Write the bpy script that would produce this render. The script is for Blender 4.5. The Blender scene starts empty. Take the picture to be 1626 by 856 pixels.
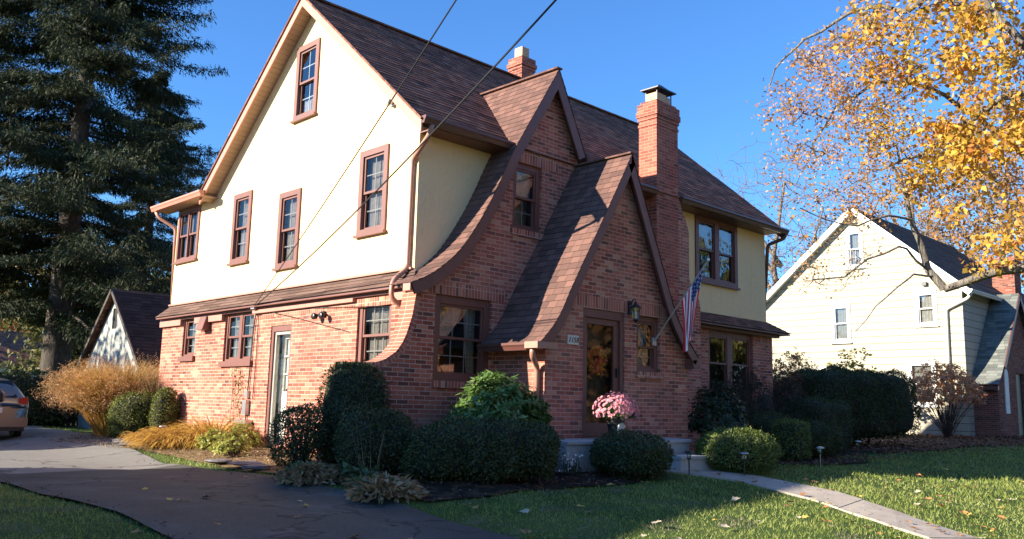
import bpy, math, random
import numpy as np
from mathutils import Vector, Matrix
from mathutils.geometry import tessellate_polygon
R_=math.radians
random.seed(7); rng=np.random.default_rng(11)
sc=bpy.context.scene; COL=sc.collection

# ------------------------------------------------------------------ camera
cam_d=bpy.data.cameras.new('camera'); cam=bpy.data.objects.new('camera',cam_d); COL.objects.link(cam); sc.camera=cam
cr=Vector((0.71339994,-0.7003601,0.02358501)); cu=Vector((-0.12575743,-0.0948437,0.98751696)); cf=Vector((0.68938058,0.70746053,0.15573698))
m=Matrix((cr,cu,-cf)).transposed().to_4x4(); m.translation=Vector((-8.5125,-10.9713,0.46)); cam.matrix_world=m
cam_d.sensor_width=36; cam_d.lens=1387.66/1626*36; cam_d.clip_end=2000; cam_d.clip_start=.05

# ------------------------------------------------------------------ light
SUN_EL=R_(21.0); SUN_A=R_(24.0)       # light travels (+x cos, -y sin)
w=bpy.data.worlds.new('World'); sc.world=w; w.use_nodes=True
nt=w.node_tree; bg=nt.nodes['Background']; sky=nt.nodes.new('ShaderNodeTexSky'); sky.sky_type='NISHITA'
sky.sun_disc=False; sky.sun_elevation=SUN_EL; sky.sun_rotation=R_(360-66); sky.air_density=1.15; sky.dust_density=0.0; sky.ozone_density=10
nt.links.new(sky.outputs[0],bg.inputs[0]); bg.inputs[1].default_value=0.100
sd=bpy.data.lights.new('sun','SUN'); sun=bpy.data.objects.new('sun',sd); COL.objects.link(sun)
sd.energy=4.8; sd.angle=R_(.53); sd.color=(1,.90,.74)
ld=Vector((math.cos(SUN_A)*math.cos(SUN_EL),-math.sin(SUN_A)*math.cos(SUN_EL),-math.sin(SUN_EL)))
sun.rotation_euler=ld.to_track_quat('-Z','Y').to_euler(); sun.location=(-20,10,20)
sc.view_settings.view_transform='Standard'; sc.view_settings.look='None'; sc.view_settings.gamma=1; sc.view_settings.exposure=1.52
sc.render.engine='CYCLES'
sc.cycles.max_bounces=6; sc.cycles.transparent_max_bounces=12; sc.cycles.diffuse_bounces=3; sc.cycles.glossy_bounces=3; sc.cycles.transmission_bounces=4

# ------------------------------------------------------------------ node helpers
def newmat(name):
    m=bpy.data.materials.new(name); m.use_nodes=True; t=m.node_tree
    return m,t,t.nodes['Principled BSDF']
class N:
    def __init__(s,t): s.t=t
    def node(s,ty,**kw):
        n=s.t.nodes.new(ty)
        for k,v in kw.items(): setattr(n,k,v)
        return n
    def lk(s,a,b): s.t.links.new(a,b)
    def m(s,op,a,b=None,c=None,clamp=False):
        n=s.node('ShaderNodeMath',operation=op); n.use_clamp=clamp
        for i,v in enumerate((a,b,c)):
            if v is None: continue
            if isinstance(v,(int,float)): n.inputs[i].default_value=v
            else: s.lk(v,n.inputs[i])
        return n.outputs[0]
    def mix(s,f,a,b,mode='MIX'):
        n=s.node('ShaderNodeMix',data_type='RGBA',blend_type=mode)
        for i,v in ((0,f),(6,a),(7,b)):
            if isinstance(v,(int,float)): n.inputs[i].default_value=v
            elif isinstance(v,tuple): n.inputs[i].default_value=v if len(v)==4 else v+(1,)
            else: s.lk(v,n.inputs[i])
        return n.outputs[2]
    def ramp(s,f,stops,interp='LINEAR'):
        n=s.node('ShaderNodeValToRGB'); e=n.color_ramp; e.interpolation=interp
        while len(e.elements)<len(stops): e.elements.new(.5)
        for el,(p,c) in zip(e.elements,stops): el.position=p; el.color=tuple(c)+(1,)
        s.lk(f,n.inputs[0]); return n.outputs[0]
    def noise(s,scale,detail=3,rough=.55,vec=None,dim='3D'):
        n=s.node('ShaderNodeTexNoise'); n.inputs['Scale'].default_value=scale; n.inputs['Detail'].default_value=detail; n.inputs['Roughness'].default_value=rough
        if vec is not None: s.lk(vec,n.inputs['Vector'])
        return n.outputs[0]
    def bump(s,h,strength,dist,prev=None):
        n=s.node('ShaderNodeBump'); n.inputs['Strength'].default_value=strength; n.inputs['Distance'].default_value=dist
        s.lk(h,n.inputs['Height'])
        if prev is not None: s.lk(prev,n.inputs['Normal'])
        return n.outputs[0]
    def pos(s): return s.node('ShaderNodeNewGeometry').outputs['Position']
    def uv(s): return s.node('ShaderNodeUVMap',uv_map='UVMap').outputs[0]
    def sep(s,v):
        n=s.node('ShaderNodeSeparateXYZ'); s.lk(v,n.inputs[0]); return n.outputs
    def comb(s,x,y,z=0.0):
        n=s.node('ShaderNodeCombineXYZ')
        for i,v in enumerate((x,y,z)):
            if isinstance(v,(int,float)): n.inputs[i].default_value=v
            else: s.lk(v,n.inputs[i])
        return n.outputs[0]
    def white(s,vec):
        n=s.node('ShaderNodeTexWhiteNoise',noise_dimensions='3D'); s.lk(vec,n.inputs['Vector']); return n.outputs['Value'],n.outputs['Color']

def plain(name,col,rough=.6,metal=0,var=.12,scale=6,bump=0,bscale=40,spec=.5):
    m,t,b=newmat(name); n=N(t)
    nz=n.noise(scale,4,.6,n.pos())
    c0=tuple(min(1,c*(1-var)) for c in col); c1=tuple(min(1,c*(1+var)) for c in col)
    n.lk(n.ramp(nz,[(.3,c0),(.7,c1)]),b.inputs['Base Color'])
    b.inputs['Roughness'].default_value=rough; b.inputs['Metallic'].default_value=metal; b.inputs['Specular IOR Level'].default_value=spec
    if bump: n.lk(n.bump(n.noise(bscale,4,.6,n.pos()),bump,.01),b.inputs['Normal'])
    return m

def brick_mat(name,swap=False,bright=1.0,tint=(1,1,1),painted=None):
    m,t,b=newmat(name); n=N(t)
    s=n.sep(n.uv()); u,v=(s[1],s[0]) if swap else (s[0],s[1])
    BW,BH,MO=.2135,.0677,.0105
    wob=n.noise(3.0,2,.5,n.pos()); u=n.m('ADD',u,n.m('MULTIPLY',wob,.012)); v=n.m('ADD',v,n.m('MULTIPLY',n.noise(2.1,2,.5,n.pos()),.012))
    vr=n.m('DIVIDE',v,BH); row=n.m('FLOOR',vr)
    off=0.0 if swap else n.m('MULTIPLY',n.m('MODULO',n.m('ADD',row,1000),2),.5)
    ur=n.m('ADD',n.m('DIVIDE',u,BW),off); col=n.m('FLOOR',ur)
    fu=n.m('SUBTRACT',ur,col); fv=n.m('SUBTRACT',vr,row)
    du=n.m('MULTIPLY',n.m('MINIMUM',fu,n.m('SUBTRACT',1,fu)),BW); dv=n.m('MULTIPLY',n.m('MINIMUM',fv,n.m('SUBTRACT',1,fv)),BH)
    d=n.m('MINIMUM',du,dv)
    d=n.m('ADD',d,n.m('MULTIPLY',n.m('SUBTRACT',n.noise(60,3,.6,n.pos()),.5),.006))
    mask=n.m('DIVIDE',n.m('SUBTRACT',d,MO*.45),.0025,clamp=True)   # 1 = brick
    r,rc=n.white(n.comb(col,row,3.7))
    bc=n.ramp(r,[(0,(.09,.035,.03)),(.14,(.20,.055,.038)),(.34,(.32,.078,.048)),(.62,(.41,.112,.068)),(.86,(.46,.155,.10)),(1,(.50,.27,.18))])
    grain=n.noise(45,5,.7,n.pos())
    bc=n.mix(.55,bc,n.ramp(grain,[(.25,(.35,.35,.35)),(.75,(.75,.72,.7))]),'OVERLAY')
    big=n.noise(.9,4,.6,n.pos())
    bc=n.mix(n.ramp(big,[(.35,(0,)*3),(.7,(.5,)*3)]),bc,(.47,.24,.17),'MIX')
    mc=n.mix(n.noise(20,3,.6,n.pos()),(.46,.28,.22),(.62,.43,.34))
    c=n.mix(mask,mc,bc)
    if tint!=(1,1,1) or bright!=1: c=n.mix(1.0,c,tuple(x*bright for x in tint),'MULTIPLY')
    soot=n.ramp(n.noise(.55,5,.7,n.pos()),[(.5,(0,)*3),(.72,(.38,)*3)]); c=n.mix(soot,c,(.13,.06,.05))
    n.lk(c,b.inputs['Base Color']); b.inputs['Roughness'].default_value=.88; b.inputs['Specular IOR Level'].default_value=.25
    h=n.m('ADD',n.m('MULTIPLY',mask,1.0),n.m('MULTIPLY',grain,.25))
    n.lk(n.bump(h,.7,.006),b.inputs['Normal'])
    return m

def shingle_mat(name,cols,rowh=.14,tab=.30):
    m,t,b=newmat(name); n=N(t)
    s=n.sep(n.uv()); u,v=s[0],s[1]
    vr=n.m('DIVIDE',v,rowh); row=n.m('FLOOR',vr); fv=n.m('SUBTRACT',vr,row)
    ro,_=n.white(n.comb(row,9.1,0.5))
    ur=n.m('ADD',n.m('DIVIDE',u,tab),n.m('MULTIPLY',ro,7.0)); col=n.m('FLOOR',ur); fu=n.m('SUBTRACT',ur,col)
    r,_=n.white(n.comb(col,row,1.3))
    c=n.ramp(r,[(i/(len(cols)-1),cc) for i,cc in enumerate(cols)])
    g=n.noise(220,3,.7,n.pos()); c=n.mix(.6,c,n.ramp(g,[(.3,(.3,.3,.3)),(.7,(.7,.7,.7))]),'OVERLAY')
    big=n.noise(.7,4,.6,n.pos()); c=n.mix(n.ramp(big,[(.35,(0,)*3),(.75,(.35,)*3)]),c,tuple(x*.55 for x in cols[len(cols)//2]))
    edge=n.m('MINIMUM',n.m('MULTIPLY',n.m('MINIMUM',fu,n.m('SUBTRACT',1,fu)),tab),n.m('MULTIPLY',fv,rowh))
    em=n.m('DIVIDE',edge,.007,clamp=True)
    c=n.mix(em,tuple(x*.45 for x in cols[0]),c)
    n.lk(c,b.inputs['Base Color']); b.inputs['Roughness'].default_value=.9; b.inputs['Specular IOR Level'].default_value=.25
    h=n.m('ADD',em,n.m('MULTIPLY',g,.5)); n.lk(n.bump(h,.6,.006),b.inputs['Normal'])
    return m

def stucco_mat(name,col):
    m,t,b=newmat(name); n=N(t)
    p=n.pos(); 
    big=n.noise(.8,4,.6,p)
    c=n.mix(n.ramp(big,[(.3,(0,)*3),(.75,(1,)*3)]),tuple(x*.93 for x in col),col)
    st=n.noise(2.2,5,.7,p)
    c=n.mix(n.ramp(st,[(.62,(0,)*3),(.78,(.25,)*3)]),c,tuple(x*.7 for x in col))
    mp=n.node('ShaderNodeMapping'); mp.inputs['Scale'].default_value=(5,5,.45); n.lk(p,mp.inputs[0])
    c=n.mix(n.ramp(n.noise(1.6,4,.65,mp.outputs[0]),[(.56,(0,)*3),(.75,(.32,)*3)]),c,tuple(x*.62 for x in col))
    n.lk(c,b.inputs['Base Color']); b.inputs['Roughness'].default_value=.9; b.inputs['Specular IOR Level'].default_value=.2
    ck=n.node('ShaderNodeTexVoronoi',feature='DISTANCE_TO_EDGE'); ck.inputs['Scale'].default_value=.8; cw=n.node('ShaderNodeVectorMath',operation='ADD'); n.lk(p,cw.inputs[0]); cn=n.node('ShaderNodeTexNoise'); cn.inputs['Scale'].default_value=2.5; cn.inputs['Detail'].default_value=5; n.lk(p,cn.inputs['Vector']); n.lk(cn.outputs['Color'],cw.inputs[1]); n.lk(cw.outputs[0],ck.inputs['Vector'])
    crk=n.m('MULTIPLY',n.m('LESS_THAN',ck.outputs['Distance'],.004),n.ramp(n.noise(.9,2,.5,p),[(.5,(0,)*3),(.55,(1,)*3)]))
    c=n.mix(n.m('MULTIPLY',crk,.0),c,tuple(x*.35 for x in col)); n.lk(c,b.inputs['Base Color'])
    # trowelled swirls
    v=n.node('ShaderNodeTexVoronoi',feature='DISTANCE_TO_EDGE'); v.inputs['Scale'].default_value=2.6
    wv=n.node('ShaderNodeVectorMath',operation='ADD'); n.lk(p,wv.inputs[0])
    nn=n.node('ShaderNodeTexNoise'); nn.inputs['Scale'].default_value=1.7; n.lk(p,nn.inputs['Vector']); n.lk(nn.outputs['Color'],wv.inputs[1]); n.lk(wv.outputs[0],v.inputs['Vector'])
    ridge=n.ramp(v.outputs['Distance'],[(0,(1,)*3),(.05,(.1,)*3),(.3,(0,)*3)])
    sel=n.ramp(n.noise(1.3,2,.5,p),[(.45,(0,)*3),(.6,(1,)*3)])
    h=n.m('ADD',n.m('MULTIPLY',n.m('MULTIPLY',ridge,sel),.12),n.m('MULTIPLY',n.noise(9,5,.6,p),.9))
    n.lk(n.bump(h,1.0,.03),b.inputs['Normal'])
    return m

def glass_mat(name,tint=(.9,.93,.95),refl=.18,rough=.02,waver=True,fm=1.5):
    m,t,b=newmat(name); n=N(t); t.nodes.remove(b)
    tr=n.node('ShaderNodeBsdfTransparent'); tr.inputs[0].default_value=tint+(1,)
    gl=n.node('ShaderNodeBsdfGlossy'); gl.inputs['Roughness'].default_value=rough; gl.inputs[0].default_value=(.95,.95,.95,1)
    if waver: n.lk(n.bump(n.noise(2.2,2,.5,n.pos()),.25,.02),gl.inputs['Normal'])
    fr=n.node('ShaderNodeFresnel'); fr.inputs[0].default_value=1.5
    f=n.m('ADD',n.m('MULTIPLY',fr.outputs[0],fm),refl,clamp=True)
    mx=n.node('ShaderNodeMixShader'); n.lk(f,mx.inputs[0]); n.lk(tr.outputs[0],mx.inputs[1]); n.lk(gl.outputs[0],mx.inputs[2])
    n.lk(mx.outputs[0],t.nodes['Material Output'].inputs[0]); return m

def leaf_mat(name,cols,rough=.55,transl=.35,spec=.35,clump=.0,cscale=1.2):
    m,t,b=newmat(name); n=N(t)
    g=n.node('ShaderNodeNewGeometry'); r=g.outputs['Random Per Island']
    c=n.ramp(r,[(i/(len(cols)-1),cc) for i,cc in enumerate(cols)])
    if clump:
        nz=n.noise(cscale,3,.6,g.outputs['Position'])
        c=n.mix(n.ramp(nz,[(.4,(0,)*3),(.62,(clump,)*3)]),c,cols[-1])
    n.lk(c,b.inputs['Base Color']); b.inputs['Roughness'].default_value=rough; b.inputs['Specular IOR Level'].default_value=spec
    if transl:
        tl=n.node('ShaderNodeBsdfTranslucent'); n.lk(c,tl.inputs[0]); mx=n.node('ShaderNodeMixShader'); mx.inputs[0].default_value=transl
        n.lk(b.outputs[0],mx.inputs[1]); n.lk(tl.outputs[0],mx.inputs[2]); n.lk(mx.outputs[0],t.nodes['Material Output'].inputs[0])
    return m

M={}
M['brick']=brick_mat('red brick'); M['soldier']=brick_mat('red brick on end',swap=True)
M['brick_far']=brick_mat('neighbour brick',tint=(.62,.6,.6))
M['roof']=shingle_mat('brown asphalt shingle',[(.11,.05,.034),(.19,.082,.054),(.25,.105,.067),(.34,.155,.105),(.17,.075,.05)],tab=.19)
M['roof_new']=shingle_mat('new dark shingle',[(.10,.056,.046),(.14,.076,.062),(.165,.088,.07),(.21,.11,.086),(.13,.073,.06)],tab=.19)
M['roof_pent']=shingle_mat('weathered brown shingle',[(.10,.06,.045),(.15,.09,.07),(.19,.12,.095)],tab=.5)
M['roof_far']=shingle_mat('grey green shingle',[(.10,.11,.10),(.16,.17,.155),(.21,.22,.20)],tab=.3)
M['roof_dark']=shingle_mat('charcoal shingle',[(.05,.048,.048),(.075,.07,.068),(.10,.095,.09)],tab=.3)
M['stucco']=stucco_mat('cream stucco',(.92,.66,.36)); M['stucco2']=stucco_mat('grey white stucco',(.36,.37,.33))
M['trim']=plain('brown painted trim',(.17,.065,.048),.5,var=.1,bump=.1,bscale=30)
M['soffit']=plain('tan soffit board',(.32,.225,.165),.6,var=.1)
M['gutter']=plain('brown metal gutter',(.12,.048,.038),.35,var=.08)
M['spout']=plain('rose brown downspout',(.40,.20,.14),.4,var=.08)
M['white']=plain('white paint',(.75,.74,.70),.45,var=.04)
M['muntin']=plain('white muntin',(.72,.73,.70),.5,var=.02)
M['glass']=glass_mat('window glass',(.66,.69,.70),.06,fm=1.3)
M['screen']=glass_mat('window glass with screen',(.50,.50,.50),.0,rough=.10,fm=.9)
M['doorglass']=glass_mat('storm door glass',(.95,.95,.94),.0,fm=.7,waver=False)
M['curtain']=plain('pale curtain',(.44,.42,.39),.9,var=.25,scale=14)
M['lace']=plain('lace curtain',(.62,.60,.52),.9,var=.3,scale=40)
M['blind']=plain('grey blind',(.34,.33,.31),.8,var=.12,scale=8)
M['dark']=plain('dark interior',(.02,.018,.016),.9,var=.2)
M['room']=plain('dim room wall',(.09,.08,.07),.9,var=.2)
M['siding']=None
M['black']=plain('black metal',(.015,.015,.016),.4,var=.1)
M['lampglass']=glass_mat('lantern glass',(.8,.82,.8),.2,waver=False)
M['concrete']=plain('painted concrete',(.40,.39,.37),.85,var=.12,scale=5,bump=.3,bscale=60)
M['copper']=plain('clay flue',(.55,.32,.16),.6,var=.15,scale=9)
M['galv']=plain('galvanised steel',(.45,.45,.45),.35,.8,var=.1)
M['rubber']=plain('black cable',(.02,.02,.02),.6,var=.1)
# ------------------------------------------------------------------ mesh helpers
def G(x,y):
    def s(a,b,v):
        t=min(1,max(0,(v-a)/(b-a))); return t*t*(3-2*t)
    k=max(0,min(-2.6-y,9.5))
    zf=-.42-.088*k; zd=-.60-.062*k; ww=s(-3.2,-1.2,x)
    return zd*(1-ww)+zf*ww-.12*s(8,24,y)*(1-ww)+.25*s(10,24,x)

class MB:
    def __init__(s): s.v=[]; s.f=[]; s.uv={}; s.mi={}
    def face(s,pts,uv=None,mi=0):
        i=len(s.v); s.v+= [tuple(p) for p in pts]; s.f.append(tuple(range(i,i+len(pts))))
        if uv: s.uv[len(s.f)-1]=uv
        if mi: s.mi[len(s.f)-1]=mi
    def hexa(s,b,t):      # bottom quad, top quad (matching order, bottom ccw seen from above)
        s.face(b[::-1]); s.face(t)
        for i in range(4):
            j=(i+1)%4; s.face([b[i],b[j],t[j],t[i]])
    def box(s,x0,x1,y0,y1,z0,z1):
        x0,x1=min(x0,x1),max(x0,x1); y0,y1=min(y0,y1),max(y0,y1); z0,z1=min(z0,z1),max(z0,z1)
        s.hexa([(x0,y0,z0),(x1,y0,z0),(x1,y1,z0),(x0,y1,z0)],[(x0,y0,z1),(x1,y0,z1),(x1,y1,z1),(x0,y1,z1)])
    def bar(s,p,q,w,h,up=(0,0,1)):
        p,q=Vector(p),Vector(q); d=(q-p).normalized(); a=d.cross(Vector(up))
        if a.length<1e-4: a=Vector((1,0,0))
        a.normalize(); c=a.cross(d)
        o=[a*(-w/2)-c*(h/2),a*(w/2)-c*(h/2),a*(w/2)+c*(h/2),a*(-w/2)+c*(h/2)]
        A=[p+k for k in o]; B=[q+k for k in o]
        s.face(A[::-1] if 0 else A); s.face(B[::-1])
        for i in range(4):
            j=(i+1)%4; s.face([A[j],A[i],B[i],B[j]])
    def tube(s,pts,r,n=8,cap=True,scale=None):
        pts=[Vector(p) for p in pts]; rings=[]; prev=None
        for i,p in enumerate(pts):
            d=(pts[min(i+1,len(pts)-1)]-pts[max(i-1,0)]).normalized()
            a=prev-d*prev.dot(d) if prev else d.cross(Vector((0,0,1)))
            if a.length<1e-4: a=d.cross(Vector((1,0,0)))
            a.normalize(); prev=a; b=d.cross(a); rr=r[i] if isinstance(r,(list,tuple)) else r
            rings.append([p+a*(rr*math.cos(2*math.pi*k/n))+b*(rr*math.sin(2*math.pi*k/n)) for k in range(n)])
        i0=len(s.v)
        for rg in rings: s.v+=[tuple(q) for q in rg]
        for i in range(len(rings)-1):
            for k in range(n):
                k2=(k+1)%n; s.f.append((i0+i*n+k,i0+i*n+k2,i0+(i+1)*n+k2,i0+(i+1)*n+k))
        if cap:
            s.f.append(tuple(i0+k for k in range(n))[::-1]); j=i0+(len(rings)-1)*n; s.f.append(tuple(j+k for k in range(n)))
    def lathe(s,prof,n=16,c=(0,0)):
        i0=len(s.v)
        for r,z in prof:
            for k in range(n): a=2*math.pi*k/n; s.v.append((c[0]+r*math.cos(a),c[1]+r*math.sin(a),z))
        for i in range(len(prof)-1):
            for k in range(n):
                k2=(k+1)%n; s.f.append((i0+i*n+k,i0+i*n+k2,i0+(i+1)*n+k2,i0+(i+1)*n+k))
        s.f.append(tuple(i0+k for k in range(n))[::-1]); j=i0+(len(prof)-1)*n; s.f.append(tuple(j+k for k in range(n)))
    def blob(s,c,r,seed=0,n=10,rough=.12):
        i0=len(s.v); rnd=random.Random(seed); ph=[rnd.uniform(0,6) for _ in range(6)]
        for i in range(n+1):
            th=math.pi*i/n
            for k in range(2*n):
                a=math.pi*k/n; x,y,z=math.sin(th)*math.cos(a),math.sin(th)*math.sin(a),math.cos(th)
                q=1+rough*(math.sin(3*x*2+ph[0])+math.sin(4*y+ph[1])+math.sin(5*z+ph[2])+.6*math.sin(9*x+7*y+ph[3]))/2
                s.v.append((c[0]+r[0]*x*q,c[1]+r[1]*y*q,c[2]+r[2]*z*q))
        for i in range(n):
            for k in range(2*n):
                k2=(k+1)%(2*n); s.f.append((i0+i*2*n+k,i0+(i+1)*2*n+k,i0+(i+1)*2*n+k2,i0+i*2*n+k2))
    def build(s,name,mat,parent=None,base=None,smooth=False,bevel=0):
        if base is None: base=parent_world(parent) if parent else Vector((0,0,0))
        base=Vector(base)
        me=bpy.data.meshes.new(name); me.from_pydata([tuple(Vector(v)-base) for v in s.v],[],s.f); me.validate(verbose=False)
        uvl=me.uv_layers.new(name='UVMap')
        W=s.v
        for k,p in enumerate(me.polygons):
            if k in s.uv and len(s.uv[k])==p.loop_total:
                for j,li in enumerate(p.loop_indices): uvl.data[li].uv=s.uv[k][j]
            else:
                nn=p.normal
                t=Vector((0,0,1)).cross(nn)
                if t.length<.05: t=Vector((1,0,0))
                t.normalize(); b=nn.cross(t)
                for li in p.loop_indices:
                    q=me.vertices[me.loops[li].vertex_index].co+base; uvl.data[li].uv=(q.dot(t),q.dot(b))
        mats=mat if isinstance(mat,(list,tuple)) else [mat]
        for mm in mats: me.materials.append(mm)
        for k,i in s.mi.items(): me.polygons[k].material_index=i
        if smooth:
            for p in me.polygons: p.use_smooth=True
        o=bpy.data.objects.new(name,me); COL.objects.link(o)
        if parent: o.parent=parent
        else: o.location=base
        if bevel:
            bv=o.modifiers.new('bevel','BEVEL'); bv.width=bevel; bv.segments=2; bv.limit_method='ANGLE'
        return o
def parent_world(p):
    v=Vector((0,0,0))
    while p: v=v+p.location; p=p.parent
    return v
def thing(name,label,cat,loc=(0,0,0),rz=0,group=None):
    o=bpy.data.objects.new(name,None); COL.objects.link(o); o.location=loc; o.rotation_euler=(0,0,rz); o.empty_display_size=.2
    return tag(o,label,cat,group)
def tag(o,label=None,cat=None,group=None,kind=None):
    if label: o['label']=label
    if cat: o['category']=cat
    if group: o['group']=group
    if kind: o['kind']=kind
    return o
def copy_tree(o,parent=None):
    c=o.copy(); COL.objects.link(c); c.parent=parent
    for ch in [q for q in o.children]: copy_tree(ch,c)
    return c

def lerp(a,b,t): return tuple(a[i]+(b[i]-a[i])*t for i in range(3))
def resample(prof,step):
    out=[prof[0]]; L=[0]
    for a,b in zip(prof,prof[1:]): L.append(L[-1]+math.dist(a,b))
    n=max(1,round(L[-1]/step))
    res=[]
    for i in range(n+1):
        d=L[-1]*i/n; j=0
        while j<len(L)-2 and L[j+1]<d: j+=1
        t=(d-L[j])/(L[j+1]-L[j]); res.append(tuple(prof[j][k]+(prof[j+1][k]-prof[j][k])*t for k in range(len(prof[0]))))
    return res
def smoothprof(prof,n=2):
    for _ in range(n):
        q=[prof[0]]
        for a,b in zip(prof,prof[1:]):
            q.append(tuple(a[k]*.75+b[k]*.25 for k in range(2))); q.append(tuple(a[k]*.25+b[k]*.75 for k in range(2)))
        q.append(prof[-1]); prof=q
    return prof
def courses(mb,rows,butt=.009,rowh=.14,useg=1,wav=.004):
    """rows: list of (left point, right point) from eave to ridge -> stepped shingle courses"""
    for i in range(len(rows)-1):
        a,b=Vector(rows[i][0]),Vector(rows[i][1]); c,d=Vector(rows[i+1][1]),Vector(rows[i+1][0])
        nn=(b-a).cross(d-a)
        if nn.length<1e-9: nn=(b-a).cross(c-a)
        nn.normalize()
        if nn.z<0: nn=-nn
        L=(b-a).length; k=max(1,int(L/useg)); v0=i*rowh+.001; v1=(i+1)*rowh-.001
        du=(b-a).normalized()
        for j in range(k):
            t0,t1=j/k,(j+1)/k
            w0=nn*(butt+wav*math.sin(i*1.7+j*2.3)); w1=nn*(butt+wav*math.sin(i*1.7+(j+1)*2.3))
            p0=a.lerp(b,t0)+w0; p1=a.lerp(b,t1)+w1; q1=c*t1+d*(1-t1) if True else 0; q0=c*t0+d*(1-t0)
            o=a.dot(du); U=[p0.dot(du),p1.dot(du),q1.dot(du),q0.dot(du)]
            mb.face([p0,p1,q1,q0],[(U[0],v0),(U[1],v0),(U[2],v1),(U[3],v1)])
            mb.face([a.lerp(b,t0)-nn*.004,a.lerp(b,t1)-nn*.004,p1,p0],[(U[0],v0),(U[1],v0),(U[1],v0+.006),(U[0],v0+.006)])
def panel_rows(A,B,C,D,step=.14):
    n=max(1,round(max(math.dist(A,D),math.dist(B,C))/step))
    return [(lerp(A,D,i/n),lerp(B,C,i/n)) for i in range(n+1)]

# points on walls: plane 'x' faces -X, plane 'y' faces -Y ; c = distance outwards
def wp(plane,pos,a,z,c):
    return (pos-c,a,z) if plane=='x' else (a,pos-c,z)
def wbox(mb,plane,pos,a0,a1,z0,z1,c0,c1):
    if plane=='x': mb.box(pos-c1,pos-c0,a0,a1,z0,z1)
    else: mb.box(a0,a1,pos-c1,pos-c0,z0,z1)
def wall(name,mat,parent,plane,pos,outline,holes=(),rev=.12,revmat=None,c=0):
    mb=MB(); loops=[[Vector((a,z,0)) for a,z in outline]]
    for a0,a1,z0,z1 in holes: loops.append([Vector((a0,z0,0)),Vector((a1,z0,0)),Vector((a1,z1,0)),Vector((a0,z1,0))])
    flat=[p for l in loops for p in l]
    want=Vector((-1,0,0)) if plane=='x' else Vector((0,-1,0))
    for t in tessellate_polygon(loops):
        P=[Vector(wp(plane,pos,flat[i].x,flat[i].y,c)) for i in t]
        nn=(P[1]-P[0]).cross(P[2]-P[0])
        if nn.length<1e-9: continue
        if nn.dot(want)<0: P.reverse()
        mb.face(P)
    for a0,a1,z0,z1 in holes:
        cs=[(a0,z0),(a1,z0),(a1,z1),(a0,z1)]
        for i in range(4):
            p,q=cs[i],cs[(i+1)%4]
            mb.face([wp(plane,pos,*p,c),wp(plane,pos,*q,c),wp(plane,pos,*q,c-rev),wp(plane,pos,*p,c-rev)])
    return mb.build(name,mat,parent)

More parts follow.
